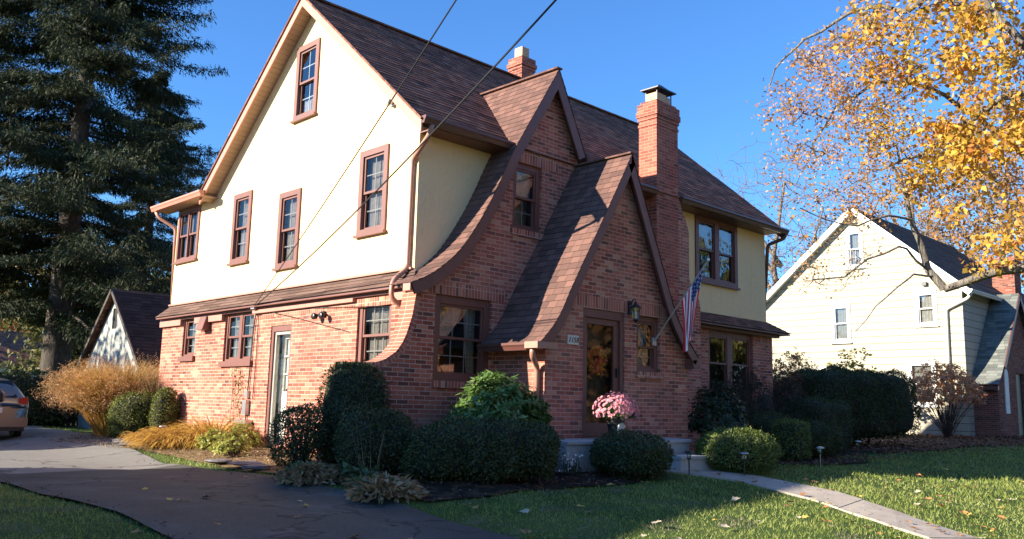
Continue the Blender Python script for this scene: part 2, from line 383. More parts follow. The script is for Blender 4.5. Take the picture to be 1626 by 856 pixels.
def hung_window(parent,plane,pos,a0,a1,z0,z1,recess=.0,trim=.09,tp=.03,units=1,frame='trim',grid='both',glass='glass',cur='blind',cur_span=None,sill=True,head=0.0,split=.5,deep=.10,name='window',cdepth=.10,mull=.09):
    """outer trim rectangle a0..a1,z0..z1; recess = how far the trim face sits behind the wall"""
    f=MB(); o=-recess
    B=lambda mb,A0,A1,Z0,Z1,C0,C1: wbox(mb,plane,pos,A0,A1,Z0,Z1,C0+o,C1+o)
    B(f,a0,a0+trim,z0,z1,-.06,tp); B(f,a1-trim,a1,z0,z1,-.06,tp); B(f,a0+trim,a1-trim,z1-trim-head,z1,-.06,tp); B(f,a0+trim,a1-trim,z0,z0+trim*.8,-.06,tp)
    W=(a1-a0-2*trim-(units-1)*mull)/units
    for k in range(units-1):
        s0=a0+trim+(k+1)*W+k*mull; B(f,s0,s0+mull,z0+trim*.8,z1-trim-head,-.06,tp-.004)
    if sill: B(f,a0-.03,a1+.03,z0-.045,z0-.001,-.06,tp+.045)
    fo=f.build(name,M[frame],parent,bevel=.004)
    for k in range(units):
        s0=a0+trim+k*(W+mull); s1=s0+W; zb=z0+trim*.8; zt=z1-trim-head; zm=zb+(zt-zb)*split; sw=.042
        s=MB()
        for (y0,y1,c0,c1) in ((zm-.02,zt,-.032,.003),(zb,zm+.02,-.067,-.033)):
            B(s,s0,s0+sw,y0,y1,c0,c1); B(s,s1-sw,s1,y0,y1,c0,c1); B(s,s0+sw,s1-sw,y1-sw,y1,c0,c1); B(s,s0+sw,s1-sw,y0,y0+sw,c0,c1)
        s.build('sash',M[frame],fo)
        g=MB()
        for (y0,y1,cc) in ((zm+.02,zt-sw,-.015),(zb+sw,zm-.02,-.05)):
            q4=[wp(plane,pos,s0+sw,y0,cc+o),wp(plane,pos,s1-sw,y0,cc+o),wp(plane,pos,s1-sw,y1,cc+o),wp(plane,pos,s0+sw,y1,cc+o)]
            g.face(q4[::-1] if plane=='x' else q4)
        g.build('pane',M[glass],fo)
        if grid:
            q=MB(); spans=[]
            if grid in('both','upper','some'): spans.append((zm+.02,zt-sw,-.032))
            if grid in('both','lower','some'): spans.append((zb+sw,zm-.02,-.067))
            for (y0,y1,cc) in spans:
                nv=1 if W<.75 else 2; mw=.018
                for i in range(nv):
                    aa=s0+sw+(s1-s0-2*sw)*(i+1)/(nv+1); B(q,aa-mw/2,aa+mw/2,y0,y1,cc-.006,cc+.006)
                zz=(y0+y1)/2; B(q,s0+sw,s1-sw,zz-mw/2,zz+mw/2,cc-.0055,cc+.0055)
            q.build('muntin',M['muntin'],fo)
        if cur:
            c=MB(); n=16; x0,x1=s0+.01,s1-.01
            y0,y1=(zb,zt) if cur_span is None else (zb+(zt-zb)*cur_span[0],zb+(zt-zb)*cur_span[1])
            for i in range(n):
                t0,t1=i/n,(i+1)/n; d0=.008*math.sin(i*1.9); d1=.008*math.sin((i+1)*1.9)
                A=x0+(x1-x0)*t0; Bq=x0+(x1-x0)*t1
                c.face([wp(plane,pos,A,y0,o-.085-cdepth*.3+d0),wp(plane,pos,Bq,y0,o-.085-cdepth*.3+d1),wp(plane,pos,Bq,y1,o-.085-cdepth*.3+d1),wp(plane,pos,A,y1,o-.085-cdepth*.3+d0)])
            c.build('curtain',M[cur],fo)
    # dark shallow room box behind
    r=MB(); D=.9; z0r,z1r=z0-.02,z1+.02
    q=[(a0-.02,z0r),(a1+.02,z0r),(a1+.02,z1r),(a0-.02,z1r)]
    r.face([wp(plane,pos,*p,o-D) for p in q])
    for i in range(4):
        p1,p2=q[i],q[(i+1)%4]; r.face([wp(plane,pos,*p1,o-.062),wp(plane,pos,*p2,o-.062),wp(plane,pos,*p2,o-D),wp(plane,pos,*p1,o-D)])
    r.build('interior',M['room'],fo)
    return fo
M['trim2']=plain('rose brown rake paint',(.43,.20,.145),.5,var=.08)
M['brick_ch']=brick_mat('chimney brick',tint=(.85,.68,.66))
# ------------------------------------------------------------------ THE BRICK AND STUCCO HOUSE
H=thing('brick_house','large brick and cream stucco house with steep brown roofs and curved entrance gable','house',(5.5,4.5,-.45))
RS=.864
def zr(y): return 8.35-RS*abs(y-3.5)           # roof top surface
# --- stucco walls
A_=(5.547,6.328,3.319,4.812); B_=(3.597,4.393,3.03,4.534); D_=(3.238,4.062,5.956,7.479); C_=(.815,1.642,3.343,4.848); E_=(7.966,9.08,3.62,4.86)
def hole(t,tr=.05): return (t[0]+tr,t[1]-tr,t[2]+tr,t[3]-tr)
side_out=[(0,2.45),(9.17,2.45),(9.17,5.0),(7.35,5.0),(7.25,zr(7.25)-.16),(3.5,zr(3.5)-.16),(0,zr(0)-.16)]
wall('stucco_wall',M['stucco'],H,'x',0,side_out,[hole(t) for t in (A_,B_,D_,C_,E_)],rev=.1)
wall('stucco_wall',M['stucco'],H,'y',0,[(0,2.45),(3.5,2.45),(3.5,5.02),(0,5.02)])
F_=(7.897,9.641,3.369,4.885)
wall('stucco_wall',M['stucco'],H,'y',0,[(3.5,2.4),(10.97,2.4),(10.97,5.02),(3.5,5.02)],[hole(F_)],rev=.1)
mb=MB(); mb.face([(10.97,0,-.6),(10.97,9.17,-.6),(10.97,9.17,5),(10.97,7.3,5),(10.97,3.5,8.2),(10.97,0,5)]); mb.face([(0,9.17,-.6),(10.97,9.17,-.6),(10.97,9.17,5.0),(0,9.17,5.0)][::-1]); mb.build('rear_wall',M['stucco'],H)
# --- lower brick walls
sw_=[(7.50,8.13,1.40,2.26),(4.93,6.14,1.25,2.26),(3.474,4.227,-.32,1.89),(.409,1.36,.98,2.2)]
wall('brick_wall',M['brick'],H,'x',-.11,[(-.1,-.75),(9.25,-.75),(9.25,2.27),(-.1,2.27)],sw_,rev=.14)
mb=MB(); mb.face([(-.11,9.25,-.75),(11,9.25,-.75),(11,9.25,2.5),(-.11,9.25,2.5)][::-1]); mb.build('brick_wall',M['brick'],H)
rw=(8.25,10.15,.85,2.28)
wall('brick_wall',M['brick'],H,'y',-.1,[(5.2,-.75),(11.05,-.75),(11.05,2.42),(5.2,2.42)],[rw],rev=.12)
mb=MB(); mb.face([(11.05,-.1,-.75),(11.05,9.25,-.75),(11.05,9.25,2.42),(11.05,-.1,2.42)]); mb.build('brick_wall',M['brick'],H)
# --- big front gable wall, y=-.4, with the flared wing at its foot
bigL=[(-.5,2.29),(-.12,2.45),(.41,2.86),(.81,3.40),(1.16,3.98),(1.53,4.74),(1.69,5.0),(2.69,6.61)]
bigR=[(2.69,6.61),(3.46,5.11),(3.75,4.55)]
flare=[(-.24,2.24),(-.31,1.82),(-.41,1.52),(-.47,1.40),(-.58,1.25),(-.78,1.12),(-.95,1.065),(-1.3,1.05),(-1.64,1.04),(-1.65,-.8)]
bw=(.131,1.342,.843,2.198); dw=(1.768,2.484,3.509,4.716)
bigo=flare[::-1]+[(x+.02,z-.08) for x,z in bigL[1:]]+[(x-.02,z-.08) for x,z in bigR[1:]]+[(3.75,-.8)]
wall('front_gable_wall',M['brick'],H,'y',-.4,bigo,[bw,dw],rev=.14)
mb=MB()
fl=resample(flare[:9],.068)
for a,b in zip(fl,fl[1:]): mb.face([(a[0],-.4,a[1]),(a[0],-.06,a[1]),(b[0],-.06,b[1]),(b[0],-.4,b[1])],[(0,0),(.34,0),(.34,math.dist(a,b)),(0,math.dist(a,b))])
mb.face([(-1.64,-.4,1.04),(-1.64,-.06,1.04),(-1.65,-.06,-.8),(-1.65,-.4,-.8)])
vv=[(x,-.06,z) for x,z in fl]+[(-1.65,-.06,-.8),(-.1,-.06,-.8),(-.1,-.06,2.2)]
for t in tessellate_polygon([[Vector((p[0],p[2],0)) for p in vv]]): mb.face([vv[i] for i in t][::-1])
mb.build('wing_wall_cap',M['brick'],H)
mb=MB(); mb.face([(3.75,-.4,-.8),(3.75,0,-.8),(3.75,0,4.55),(3.75,-.4,4.55)]); mb.build('brick_wall',M['brick'],H)
# rowlock edge of the flare, just proud of the face
mb=MB()
for i,(a,b) in enumerate(zip(fl,fl[1:])):
    d=Vector((b[0]-a[0],b[1]-a[1])); nrm=Vector((d.y,-d.x)).normalized()*-.10
    if nrm.x<0: nrm=-nrm
    if i>len(fl)-3 or abs(d.x)>abs(d.y)*3: nrm=Vector((0,-.1))
    mb.face([(a[0],-.404,a[1]),(b[0],-.404,b[1]),(b[0]+nrm.x,-.404,b[1]+nrm.y),(a[0]+nrm.x,-.404,a[1]+nrm.y)],[(0,i*.0677),(0,(i+1)*.0677),(.21,(i+1)*.0677),(.21,i*.0677)])
mb.build('curved_brick_edge',M['brick'],H)
# entrance gable
entL=[(1.12,1.46),(1.37,1.69),(1.58,1.95),(1.78,2.33),(2.58,3.61),(3.37,4.93)]
entR=[(3.37,4.93),(4.46,2.63),(4.69,2.17),(4.96,1.83),(5.14,1.67),(5.39,1.44)]
ed=(2.327,3.418,-.02,2.117); sw=(3.76,4.45,1.13,2.12)
ento=[(1.429,-.8),(1.429,1.70),(1.60,1.90),(1.80,2.28),(2.60,3.55),(3.37,4.84),(4.44,2.6),(4.66,2.13),(4.92,1.79),(5.12,1.6),(5.30,1.46),(5.30,-.8)]
wall('entrance_wall',M['brick'],H,'y',-1.55,ento,[ed,sw],rev=.14)
mb=MB(); mb.face([(1.429,-1.55,-.8),(1.429,-.4,-.8),(1.429,-.4,1.7),(1.429,-1.55,1.7)]); mb.build('brick_wall',M['brick'],H)
mb=MB(); mb.face([(5.3,-1.55,-.8),(5.3,-.1,-.8),(5.3,-.1,1.6),(5.3,-1.55,1.6)][::-1]); mb.build('brick_wall',M['brick'],H)
# --- soldier courses / sills
def strip(name,mat,plane,pos,a0,a1,z0,z1,c=.004):
    mb=MB(); wbox(mb,plane,pos,a0,a1,z0,z1,-.03,c); return mb.build(name,M[mat],H)
strip('soldier_course','soldier','y',-.4,bw[0]-.22,bw[1]+.30,2.201,2.404)
strip('soldier_course','soldier','y',-.4,dw[0]-.02,dw[1]+.42,4.719,4.922)
strip('soldier_course','soldier','y',-1.55,2.10,4.75,2.125,2.33)
strip('soldier_course','soldier','x',-.11,.3,4.6,2.06,2.235,.003)
strip('soldier_course','soldier','y',-.1,10.19,11.0,2.09,2.29)
def bsill(plane,pos,a0,a1,z,h=.11): 
    mb=MB(); wbox(mb,plane,pos,a0,a1,z-h,z,-.10,.05); return mb.build('brick_sill',M['soldier'],H,bevel=.006)
bsill('y',-.4,bw[0]-.02,bw[1]+.02,bw[2]); bsill('y',-.4,dw[0]-.05,dw[1]+.05,dw[2]); bsill('y',-1.55,sw[0]-.04,sw[1]+.04,sw[2])
for a0,a1,z0,z1 in (sw_[0],sw_[1]):
    mb=MB(); wbox(mb,'x',-.11,a0-.06,a1+.06,z0-.11,z0,-.10,.06); mb.build('painted_sill',M['trim'],H,bevel=.006)
# --- windows
for t in (A_,B_,C_): hung_window(H,'x',0,*t,trim=.11,tp=.035,glass='screen',cur='curtain')
hung_window(H,'x',0,*D_,trim=.11,tp=.035,glass='glass',cur='curtain',cur_span=(0,.25))
hung_window(H,'x',0,*E_,trim=.09,tp=.03,units=2,glass='screen',cur='curtain',grid=None,mull=.05)
hung_window(H,'x',-.11,sw_[0][0],sw_[0][1],sw_[0][2],sw_[0][3],recess=.06,trim=.06,tp=.02,glass='screen',cur='curtain',sill=False)
hung_window(H,'x',-.11,sw_[1][0],sw_[1][1],sw_[1][2],sw_[1][3],recess=.06,trim=.06,tp=.02,units=2,glass='screen',cur='curtain',sill=False,mull=.1)
hung_window(H,'x',-.11,*sw_[3],recess=.06,trim=.09,tp=.02,glass='screen',cur='curtain',sill=False)
hung_window(H,'y',-.4,*bw,recess=.08,trim=.13,tp=.03,glass='glass',cur=None,grid='both',sill=False,split=.52)
hung_window(H,'y',-.4,*dw,recess=.07,trim=.10,tp=.02,glass='glass',cur='lace',grid='lower',sill=False,cur_span=(.5,1))
hung_window(H,'y',0,*F_,trim=.12,tp=.035,units=2,glass='glass',cur='lace',grid='upper',cur_span=(.52,1),mull=.18)
hung_window(H,'y',-.1,*rw,recess=.07,trim=.11,tp=.02,units=2,glass='glass',cur=None,grid=None,sill=False,mull=.2)
wsm=hung_window(H,'y',-1.55,sw[0],sw[1],sw[2],sw[3],recess=.08,trim=.10,tp=.02,glass='glass',cur='lace',grid='lower',sill=False,split=.45)
# draped curtain of the big window
for sgn,(xa,xb) in ((1,(bw[0]+.15,bw[0]+.75)),(-1,(bw[1]-.15,bw[1]-.42))):
    c=MB(); n=14; rows=10
    for i in range(n):
        for j in range(rows):
            def q(i,j):
                s=i/n; zz=bw[3]-.14-(1.06 if sgn<0 else .72)*(j/rows); pull=(1-(j/rows)**1.6*(.9 if sgn>0 else .35))
                return (xa+(xb-xa)*s*pull,-.4+.24+.012*math.sin(i*1.6+j*.3),zz)
            c.face([q(i,j),q(i,j+1),q(i+1,j+1),q(i+1,j)])
    c.build('swag_curtain',M['lace'],H,smooth=True)
# --- doors
def door_side():
    a0,a1,z0,z1=sw_[2]; f=MB(); o=-.06
    B=lambda A0,A1,Z0,Z1,C0,C1: wbox(f,'x',-.11,A0,A1,Z0,Z1,C0,C1)
    B(a0,a0+.06,z0,z1,-.14,-.02); B(a1-.08,a1,z0,z1,-.14,-.02); B(a0+.06,a1-.08,z1-.11,z1,-.14,-.02)
    d=f.build('side_door_frame',M['trim'],H,bevel=.004)
    s=MB(); wbox(s,'x',-.11,a0+.061,a0+.115,z0,z1-.11,-.12,-.05); wbox(s,'x',-.11,a1-.14,a1-.081,z0,z1-.11,-.12,-.05); wbox(s,'x',-.11,a0+.115,a1-.14,z1-.17,z1-.11,-.12,-.05); s.build('storm_door',plain('taupe storm door',(.35,.33,.29),.4),d)
    g=MB(); g.face([wp('x',-.11,a,z,-.085) for a,z in ((a0+.115,z0),(a1-.14,z0),(a1-.14,z1-.17),(a0+.115,z1-.17))][::-1]); g.build('storm_glass',M['doorglass'],d)
    w_=MB(); b0,b1=a0+.07,a1-.10
    wbox(w_,'x',-.11,b0,b1,z0,z0+.9,-.24,-.20); wbox(w_,'x',-.11,b0,b0+.1,z0+.9,z1-.12,-.24,-.20); wbox(w_,'x',-.11,b1-.1,b1,z0+.9,z1-.12,-.24,-.20); wbox(w_,'x',-.11,b0+.1,b1-.1,z1-.24,z1-.12,-.24,-.20)
    wbox(w_,'x',-.11,b0+.1,b1-.1,z0+.9,z0+.97,-.24,-.20)
    for k in range(1,3): zz=z0+.97+(z1-.24-z0-.97)*k/3; wbox(w_,'x',-.11,b0+.1,b1-.1,zz-.012,zz+.012,-.23,-.205)
    aa=(b0+b1)/2; wbox(w_,'x',-.11,aa-.012,aa+.012,z0+.97,z1-.24,-.231,-.206)
    w_.build('white_door',M['white'],d)
    c=MB(); c.face([wp('x',-.11,a,z,-.26) for a,z in ((b0,z0+.9),(b1,z0+.9),(b1,z1-.12),(b0,z1-.12))]); c.build('door_curtain',M['lace'],d)
    k=MB(); k.blob((-.11+.04,a0+.09,z0+1.0),(.03,.02,.03)); k.build('handle',M['black'],d)
door_side()
def door_front():
    a0,a1,z0,z1=ed; f=MB(); y=-1.55
    wbox(f,'y',y,a0,a0+.07,z0,z1,-.14,-.02); wbox(f,'y',y,a1-.09,a1,z0,z1,-.14,-.02); wbox(f,'y',y,a0+.07,a1-.09,z1-.14,z1,-.14,-.02); wbox(f,'y',y,a0,a1,z0-.03,z0+.035,-.14,.03)
    d=f.build('front_door_frame',M['trim'],H,bevel=.004)
    b0,b1=a0+.075,a1-.095; s=MB(); c0,c1=-.11,-.06
    wbox(s,'y',y,b0,b0+.10,z0+.04,z1-.145,c0,c1); wbox(s,'y',y,b1-.13,b1,z0+.04,z1-.145,c0,c1); wbox(s,'y',y,b0+.10,b1-.13,z1-.245,z1-.145,c0,c1); wbox(s,'y',y,b0+.10,b1-.13,z0+.04,z0+.26,c0,c1)
    s.build('storm_door',M['trim'],d,bevel=.005)
    g=MB(); g.face([wp('y',y,a,z,-.085) for a,z in ((b0+.1,z0+.26),(b1-.13,z0+.26),(b1-.13,z1-.245),(b0+.1,z1-.245))]); g.build('storm_glass',M['doorglass'],d)
    w_=MB(); wbox(w_,'y',y,b0-.02,b1+.02,z0,z1-.1,-.30,-.24); w_.build('inner_door',plain('dark green door',(.03,.035,.025),.35,var=.3,scale=3),d)
    k=MB(); k.box(b1-.075,b1-.05,y+.02,y+.06,1.0,1.16); k.tube([(b1-.062,y+.02,1.12),(b1-.062,y-.01,1.12),(b1-.11,y-.01,1.12)],.009); k.build('handle',M['black'],d)
door_front()
# --- roofs
mb=MB(); courses(mb,panel_rows((-.33,-.44,zr(-.44)),(11.28,-.44,zr(-.44)),(11.28,3.5,8.35),(-.33,3.5,8.35)),useg=.9)
mb.build('main_roof',M['roof'],H)
mb=MB(); courses(mb,panel_rows((11.28,7.45,zr(7.45)),(-.33,7.45,zr(7.45)),(-.33,3.5,8.35),(11.28,3.5,8.35)),useg=3)
mb.bar((-.34,3.5,8.345),(11.29,3.5,8.345),.2,.035)
for x in (-.325,11.275):      # dark shingle edge thickness
    mb.bar((x,-.44,zr(-.44)-.012),(x,3.5,8.338),.03,.035); mb.bar((x,7.45,zr(7.45)-.012),(x,3.5,8.338),.03,.035)
mb.build('back_roof',M['roof'],H)
def rake(x0,x1):
    """rake boards + soffit under the roof ends"""
    mb=MB(); xo=x0
    for (ya,yb) in ((-.42,3.5),(7.42,3.5)):
        za,zb=zr(ya)-.035,zr(yb)-.035; w=.20
        for (X0,X1) in ((x0,x0+.035),):
            q=[(X0,ya,za-w),(X0,yb,zb-w),(X0,yb,zb),(X0,ya,za)]; r=[(X1,)+p[1:] for p in q]
            mb.face(q); mb.face(r[::-1]); 
            for i in range(4): j=(i+1)%4; mb.face([q[i],q[j],r[j],r[i]])
    o=mb.build('rake_board',M['trim2'],H)
    mb=MB()
    n=44
    for (ya,yb) in ((-.40,3.5),(7.40,3.5)):
        for i in range(n):
            for t0,t1,d in ((i/n,(i+.94)/n,.165),((i+.94)/n,(i+1)/n,.15)):
                y0,y1=ya+(yb-ya)*t0,ya+(yb-ya)*t1
                mb.face([(x0+.036,y0,zr(y0)-d),(x1,y0,zr(y0)-d),(x1,y1,zr(y1)-d),(x0+.036,y1,zr(y1)-d)])
    mb.build('soffit',M['soffit'],H)
rake(-.31,.0)
mb=MB()
for (ya,yb) in ((-.42,3.5),(7.42,3.5)): mb.bar((11.25,ya,zr(ya)-.13),(11.25,yb,zr(yb)-.13),.03,.2)
mb.build('rake_board',M['trim'],H)
# front eave: soffit + gutters
mb=MB(); mb.box(0,1.9,-.38,-.001,4.86,4.88); mb.box(3.76,10.97,-.38,-.001,4.86,4.88); mb.build('eave_soffit',M['trim'],H)
def gutter(name,p,q,out,mat='gutter',h=.12,w=.12,parent=None):
    """K style gutter between p and q (top back edge), out = unit outward dir"""
    mb=MB(); p,q,o=Vector(p),Vector(q),Vector(out); prof=[(0,0),(0,-h),(w*.65,-h),(w*.82,-h*.55),(w,-h*.3),(w,0),(w-.012,0),(w-.012,-h*.25),(.012,-h*.25),(.012,0)]
    P=[[e+o*a+Vector((0,0,b)) for a,b in prof] for e in (p,q)]
    k=len(prof)
    for i in range(k): j=(i+1)%k; mb.face([P[0][i],P[0][j],P[1][j],P[1][i]])
    for e,s in ((P[0],1),(P[1],-1)):
        f=[e[0],e[1],e[2],e[3],e[4],e[5]]; mb.face(f[::s])
    return mb.build(name,M[mat],parent or H)
gutter('gutter',(-.30,-.40,4.985),(1.93,-.40,4.985),(0,-1,0))
gutter('gutter',(3.6,-.40,4.985),(5.85,-.40,4.985),(0,-1,0)); gutter('gutter',(6.72,-.40,4.985),(11.28,-.40,4.985),(0,-1,0))
# dormer-like gable roof above the eave and the curved sweep below it
prof=resample(smoothprof(bigL[:7],2)+[bigL[7]],.13)
mb=MB(); courses(mb,[((x,-.6,z),(x,-.004 if z<4.9 else 1.75,z)) for x,z in prof if True],useg=.35,wav=.002)
mb.build('gable_roof',M['roof_new'],H)
pr_=resample(bigR,.13)
mb=MB(); courses(mb,[((x,1.75,z),(x,-.6,z)) for x,z in pr_[::-1]],useg=.35); mb.bar((2.69,-.61,6.62),(2.69,1.75,6.62),.14,.03); mb.build('gable_roof',M['roof_new'],H)
def fascia(prof,yf,w,drop,name='fascia_board',mat='trim',th=.03,dirn=None):
    mb=MB(); n=len(prof)
    nr=[]
    for i in range(n):
        a=prof[max(0,i-1)]; b=prof[min(n-1,i+1)]; c=prof[i]
        def nn_(p,r):
            d=Vector((r[0]-p[0],r[1]-p[1])).normalized(); k=Vector((d.y,-d.x)); return -k if k.y>0 else k
        n1=nn_(a,c) if i>0 else nn_(c,b); n2=nn_(c,b) if i<n-1 else n1
        q=(n1+n2).normalized(); q=q/max(.35,q.dot(n1))
        nr.append(q)
    T=[(prof[i][0]+nr[i].x*drop,prof[i][1]+nr[i].y*drop) for i in range(n)]; Bq=[(prof[i][0]+nr[i].x*(drop+w),prof[i][1]+nr[i].y*(drop+w)) for i in range(n)]
    for i in range(n-1):
        for (P,Q,y) in ((T,Bq,yf),):
            mb.face([(T[i][0],yf,T[i][1]),(T[i+1][0],yf,T[i+1][1]),(Bq[i+1][0],yf,Bq[i+1][1]),(Bq[i][0],yf,Bq[i][1])])
            mb.face([(T[i][0],yf+th,T[i][1]),(T[i+1][0],yf+th,T[i+1][1]),(Bq[i+1][0],yf+th,Bq[i+1][1]),(Bq[i][0],yf+th,Bq[i][1])][::-1])
            mb.face([(Bq[i][0],yf,Bq[i][1]),(Bq[i+1][0],yf,Bq[i+1][1]),(Bq[i+1][0],yf+th,Bq[i+1][1]),(Bq[i][0],yf+th,Bq[i][1])])
            mb.face([(T[i][0],yf,T[i][1]),(T[i+1][0],yf,T[i+1][1]),(T[i+1][0],yf+th,T[i+1][1]),(T[i][0],yf+th,T[i][1])][::-1])
    return mb.build(name,M[mat],H)
def undersheet(prof,y0,y1,drop,mat='trim'):
    mb=MB(); n=len(prof)
    for i in range(n-1):
        a,b=prof[i],prof[i+1]; mb.face([(a[0],y0,a[1]-drop),(b[0],y0,b[1]-drop),(b[0],y1,b[1]-drop),(a[0],y1,a[1]-drop)])
    return mb.build('soffit',M[mat],H)
sm_=smoothprof(bigL[:7],2)+[bigL[7]]
fascia(sm_+[bigR[1]],-.59,.18,.012); undersheet(sm_,-.56,-.40,.05); undersheet([bigR[0],bigR[1]],-.56,-.40,.06)
# entrance gable roof
eL=smoothprof(entL,2); eR=smoothprof(entR,2)
pl=resample(eL,.13); mb=MB(); courses(mb,[((x,-1.75,z),(x,-.402 if z<4.5 else .1,z)) for x,z in pl],useg=.3,wav=.002); mb.bar((3.37,-1.76,4.94),(3.37,.2,4.94),.13,.03); mb.build('entrance_roof',M['roof_new'],H)
prr=resample(eR,.13)[::-1]; mb=MB(); courses(mb,[((x,-.102 if x>3.8 else -.402,z),(x,-1.75,z)) for x,z in prr],useg=.3,wav=.002); mb.build('entrance_roof',M['roof_new'],H)
fascia(eL+eR[1:],-1.74,.16,.012); undersheet(eL,-1.71,-1.55,.05); undersheet(eR,-1.71,-1.55,.05)
mb=MB(); mb.box(5.22,5.42,-1.74,-1.5,1.25,1.40); mb.build('rake_block',M['trim'],H)
# entrance gutter with return and downspout
gutter('gutter',(1.14,-1.50,1.455),(1.14,-.41,1.455),(-1,0,0)); 
mb=MB(); mb.box(1.0,1.46,-1.80,-1.52,1.36,1.46); mb.build('gutter_return',M['spout'],H,bevel=.01)
mb=MB(); mb.box(1.15,1.428,-1.5,-.41,1.38,1.40); mb.build('eave_soffit',M['trim'],H)
def spout(name,pts,r=.038,mat='spout'):
    mb=MB(); P=[]
    for i,p in enumerate(pts):
        if 0<i<len(pts)-1:
            a,b,c=Vector(pts[i-1]),Vector(p),Vector(pts[i+1]); k=min(.09,(a-b).length*.4,(c-b).length*.4)
            for t in (0,.33,.66,1):
                u=b+(a-b).normalized()*k; v=b+(c-b).normalized()*k; P.append(u.lerp(b,t).lerp(b.lerp(v,t),t))
        else: P.append(Vector(p))
    mb.tube(P,r,8); return mb.build(name,M[mat],H,smooth=True)
spout('downspout',[(1.08,-1.62,1.37),(1.10,-1.60,1.24),(1.36,-1.45,1.10),(1.37,-1.45,-.4)],.045)
spout('downspout',[(-.12,-.46,4.88),(-.12,-.40,4.72),(-.05,.10,4.42),(-.05,.12,2.62),(-.38,.05,2.38),(-.40,.05,2.10),(-.165,-.02,1.95),(-.165,-.02,1.2)],.042)
spout('downspout',[(-.15,-.22,2.28),(-.155,-.22,2.08),(-.165,-.04,1.96)],.035)
spout('downspout',[(11.2,-.46,4.88),(11.2,-.40,4.76),(11.03,-.05,4.62),(11.02,.1,2.7)],.045,'gutter')
# --- pent roof along the side wall and on the right front
mb=MB(); courses(mb,panel_rows((-.29,9.3,2.32),(-.29,-.35,2.32),(-.004,-.05,2.60),(-.004,9.17,2.60)),useg=1.2); mb.build('pent_roof',M['roof_pent'],H)
mb=MB(); mb.box(-.28,-.11,-.35,9.28,2.275,2.305); mb.box(-.17,-.112,-.1,9.27,2.225,2.272); mb.build('pent_soffit',M['trim'],H)
for a0,a1 in ((8.16,9.36),(6.17,7.46),(1.42,4.88),(-.12,.37)):
    mb=MB(); mb.box(-.185,-.113,a0,min(a1,9.27),2.10 if a0!=1.42 else 2.16,2.224); mb.build('frieze_board',M['trim2'],H,bevel=.004)
mb=MB(); mb.box(-.50,-.15,-.56,-.38,2.17,2.28); mb.build('frieze_end',M['trim2'],H,bevel=.01)
mb=MB(); mb.box(-.06,-.003,.02,9.17,2.60,2.635); mb.build('flashing',M['trim2'],H)
mb=MB(); courses(mb,panel_rows((7.47,-.42,2.40),(11.42,-.42,2.40),(10.97,-.004,2.68),(7.47,-.004,2.68)),useg=.9)
courses(mb,panel_rows((11.42,-.42,2.40),(11.42,9.2,2.40),(10.975,9.2,2.68),(10.975,-.004,2.68)),useg=2); mb.build('pent_roof',M['roof'],H)
mb=MB(); mb.box(7.46,11.40,-.40,-.1,2.355,2.385); mb.box(7.46,11.2,-.22,-.102,2.29,2.354); mb.build('pent_soffit',M['trim'],H)
# --- rear low roof over the back corner
mb=MB(); courses(mb,panel_rows((-.36,9.72,4.99),(-.36,7.15,4.99),(1.9,7.15,5.9),(1.9,7.9,5.9)),useg=1); courses(mb,panel_rows((8,9.72,4.99),(-.36,9.72,4.99),(1.9,7.9,5.9),(8,7.9,5.9)),useg=2); mb.build('rear_roof',M['roof'],H)
gutter('gutter',(-.35,9.72,4.985),(-.35,7.1,4.985),(-1,0,0),'trim2'); mb=MB(); mb.box(-.34,-.001,7.15,9.7,4.88,4.90); mb.build('eave_soffit',M['soffit'],H)
spout('downspout',[(-.38,9.58,4.88),(-.34,9.5,4.72),(.0,9.26,4.48),(.05,9.24,2.7)],.045)
# --- chimneys
def chim(x0,x1,y0,y1,z0,z1,steps):
    mb=MB(); z=z0
    mb.box(x0,x1,y0,y1,z0,z1)
    for (za,zb,e) in steps: mb.box(x0-e,x1+e,y0-e,y1+e,za,zb)
    return mb
mb=chim(5.9,6.66,-.42,.04,-.8,6.9,[(6.40,6.46,.015),(6.54,6.62,.022),(6.62,6.74,.045),(6.74,6.90,.03)])
mb.box(5.92,6.64,-.40,.02,6.9,6.96)
ch=mb.build('front_chimney',M['brick_ch'] if 'brick_ch' in M else M['brick'],H)
cp=[(6.66,5.02),(6.78,4.74),(6.95,4.50),(7.05,4.25),(7.05,3.25),(7.12,3.12),(7.27,3.0),(7.40,2.85),(7.46,2.66),(7.46,-.8),(6.655,-.8)]
mb=MB()
for t in tessellate_polygon([[Vector((a,b,0)) for a,b in cp]]): mb.face([(cp[i][0],-.42,cp[i][1]) for i in t])
for a,b in zip(cp[:-1],cp[1:-1]): mb.face([(a[0],-.42,a[1]),(b[0],-.42,b[1]),(b[0],0,b[1]),(a[0],0,a[1])])
for f in mb.f[:0]: pass
mb.build('chimney_shoulder',M['brick'],H)
mb=MB(); mb.box(6.03,6.36,-.33,-.05,6.96,7.17); mb.box(6.38,6.52,-.32,-.06,6.96,7.14); mb.build('flue_tile',M['copper'],ch)
mb=MB(); zt=7.24
for (x,y) in ((6.04,-.33),(6.54,-.33),(6.04,-.04),(6.54,-.04)): mb.bar((x,y,6.96),(x,y,zt),.02,.02)
a=[(5.95,-.42,zt),(6.62,-.42,zt),(6.62,.04,zt),(5.95,.04,zt)]; b=[(p[0],p[1],zt+.025) for p in a]; mb.hexa(a,b)
c=[(6.24,-.24,zt+.17),(6.34,-.24,zt+.17),(6.34,-.14,zt+.17),(6.24,-.14,zt+.17)]; bb=[(6.06,-.35,zt+.06),(6.52,-.35,zt+.06),(6.52,-.03,zt+.06),(6.06,-.03,zt+.06)]; mb.hexa(b,bb); mb.hexa(bb,c)
mb.build('chimney_hood',M['black'],ch)
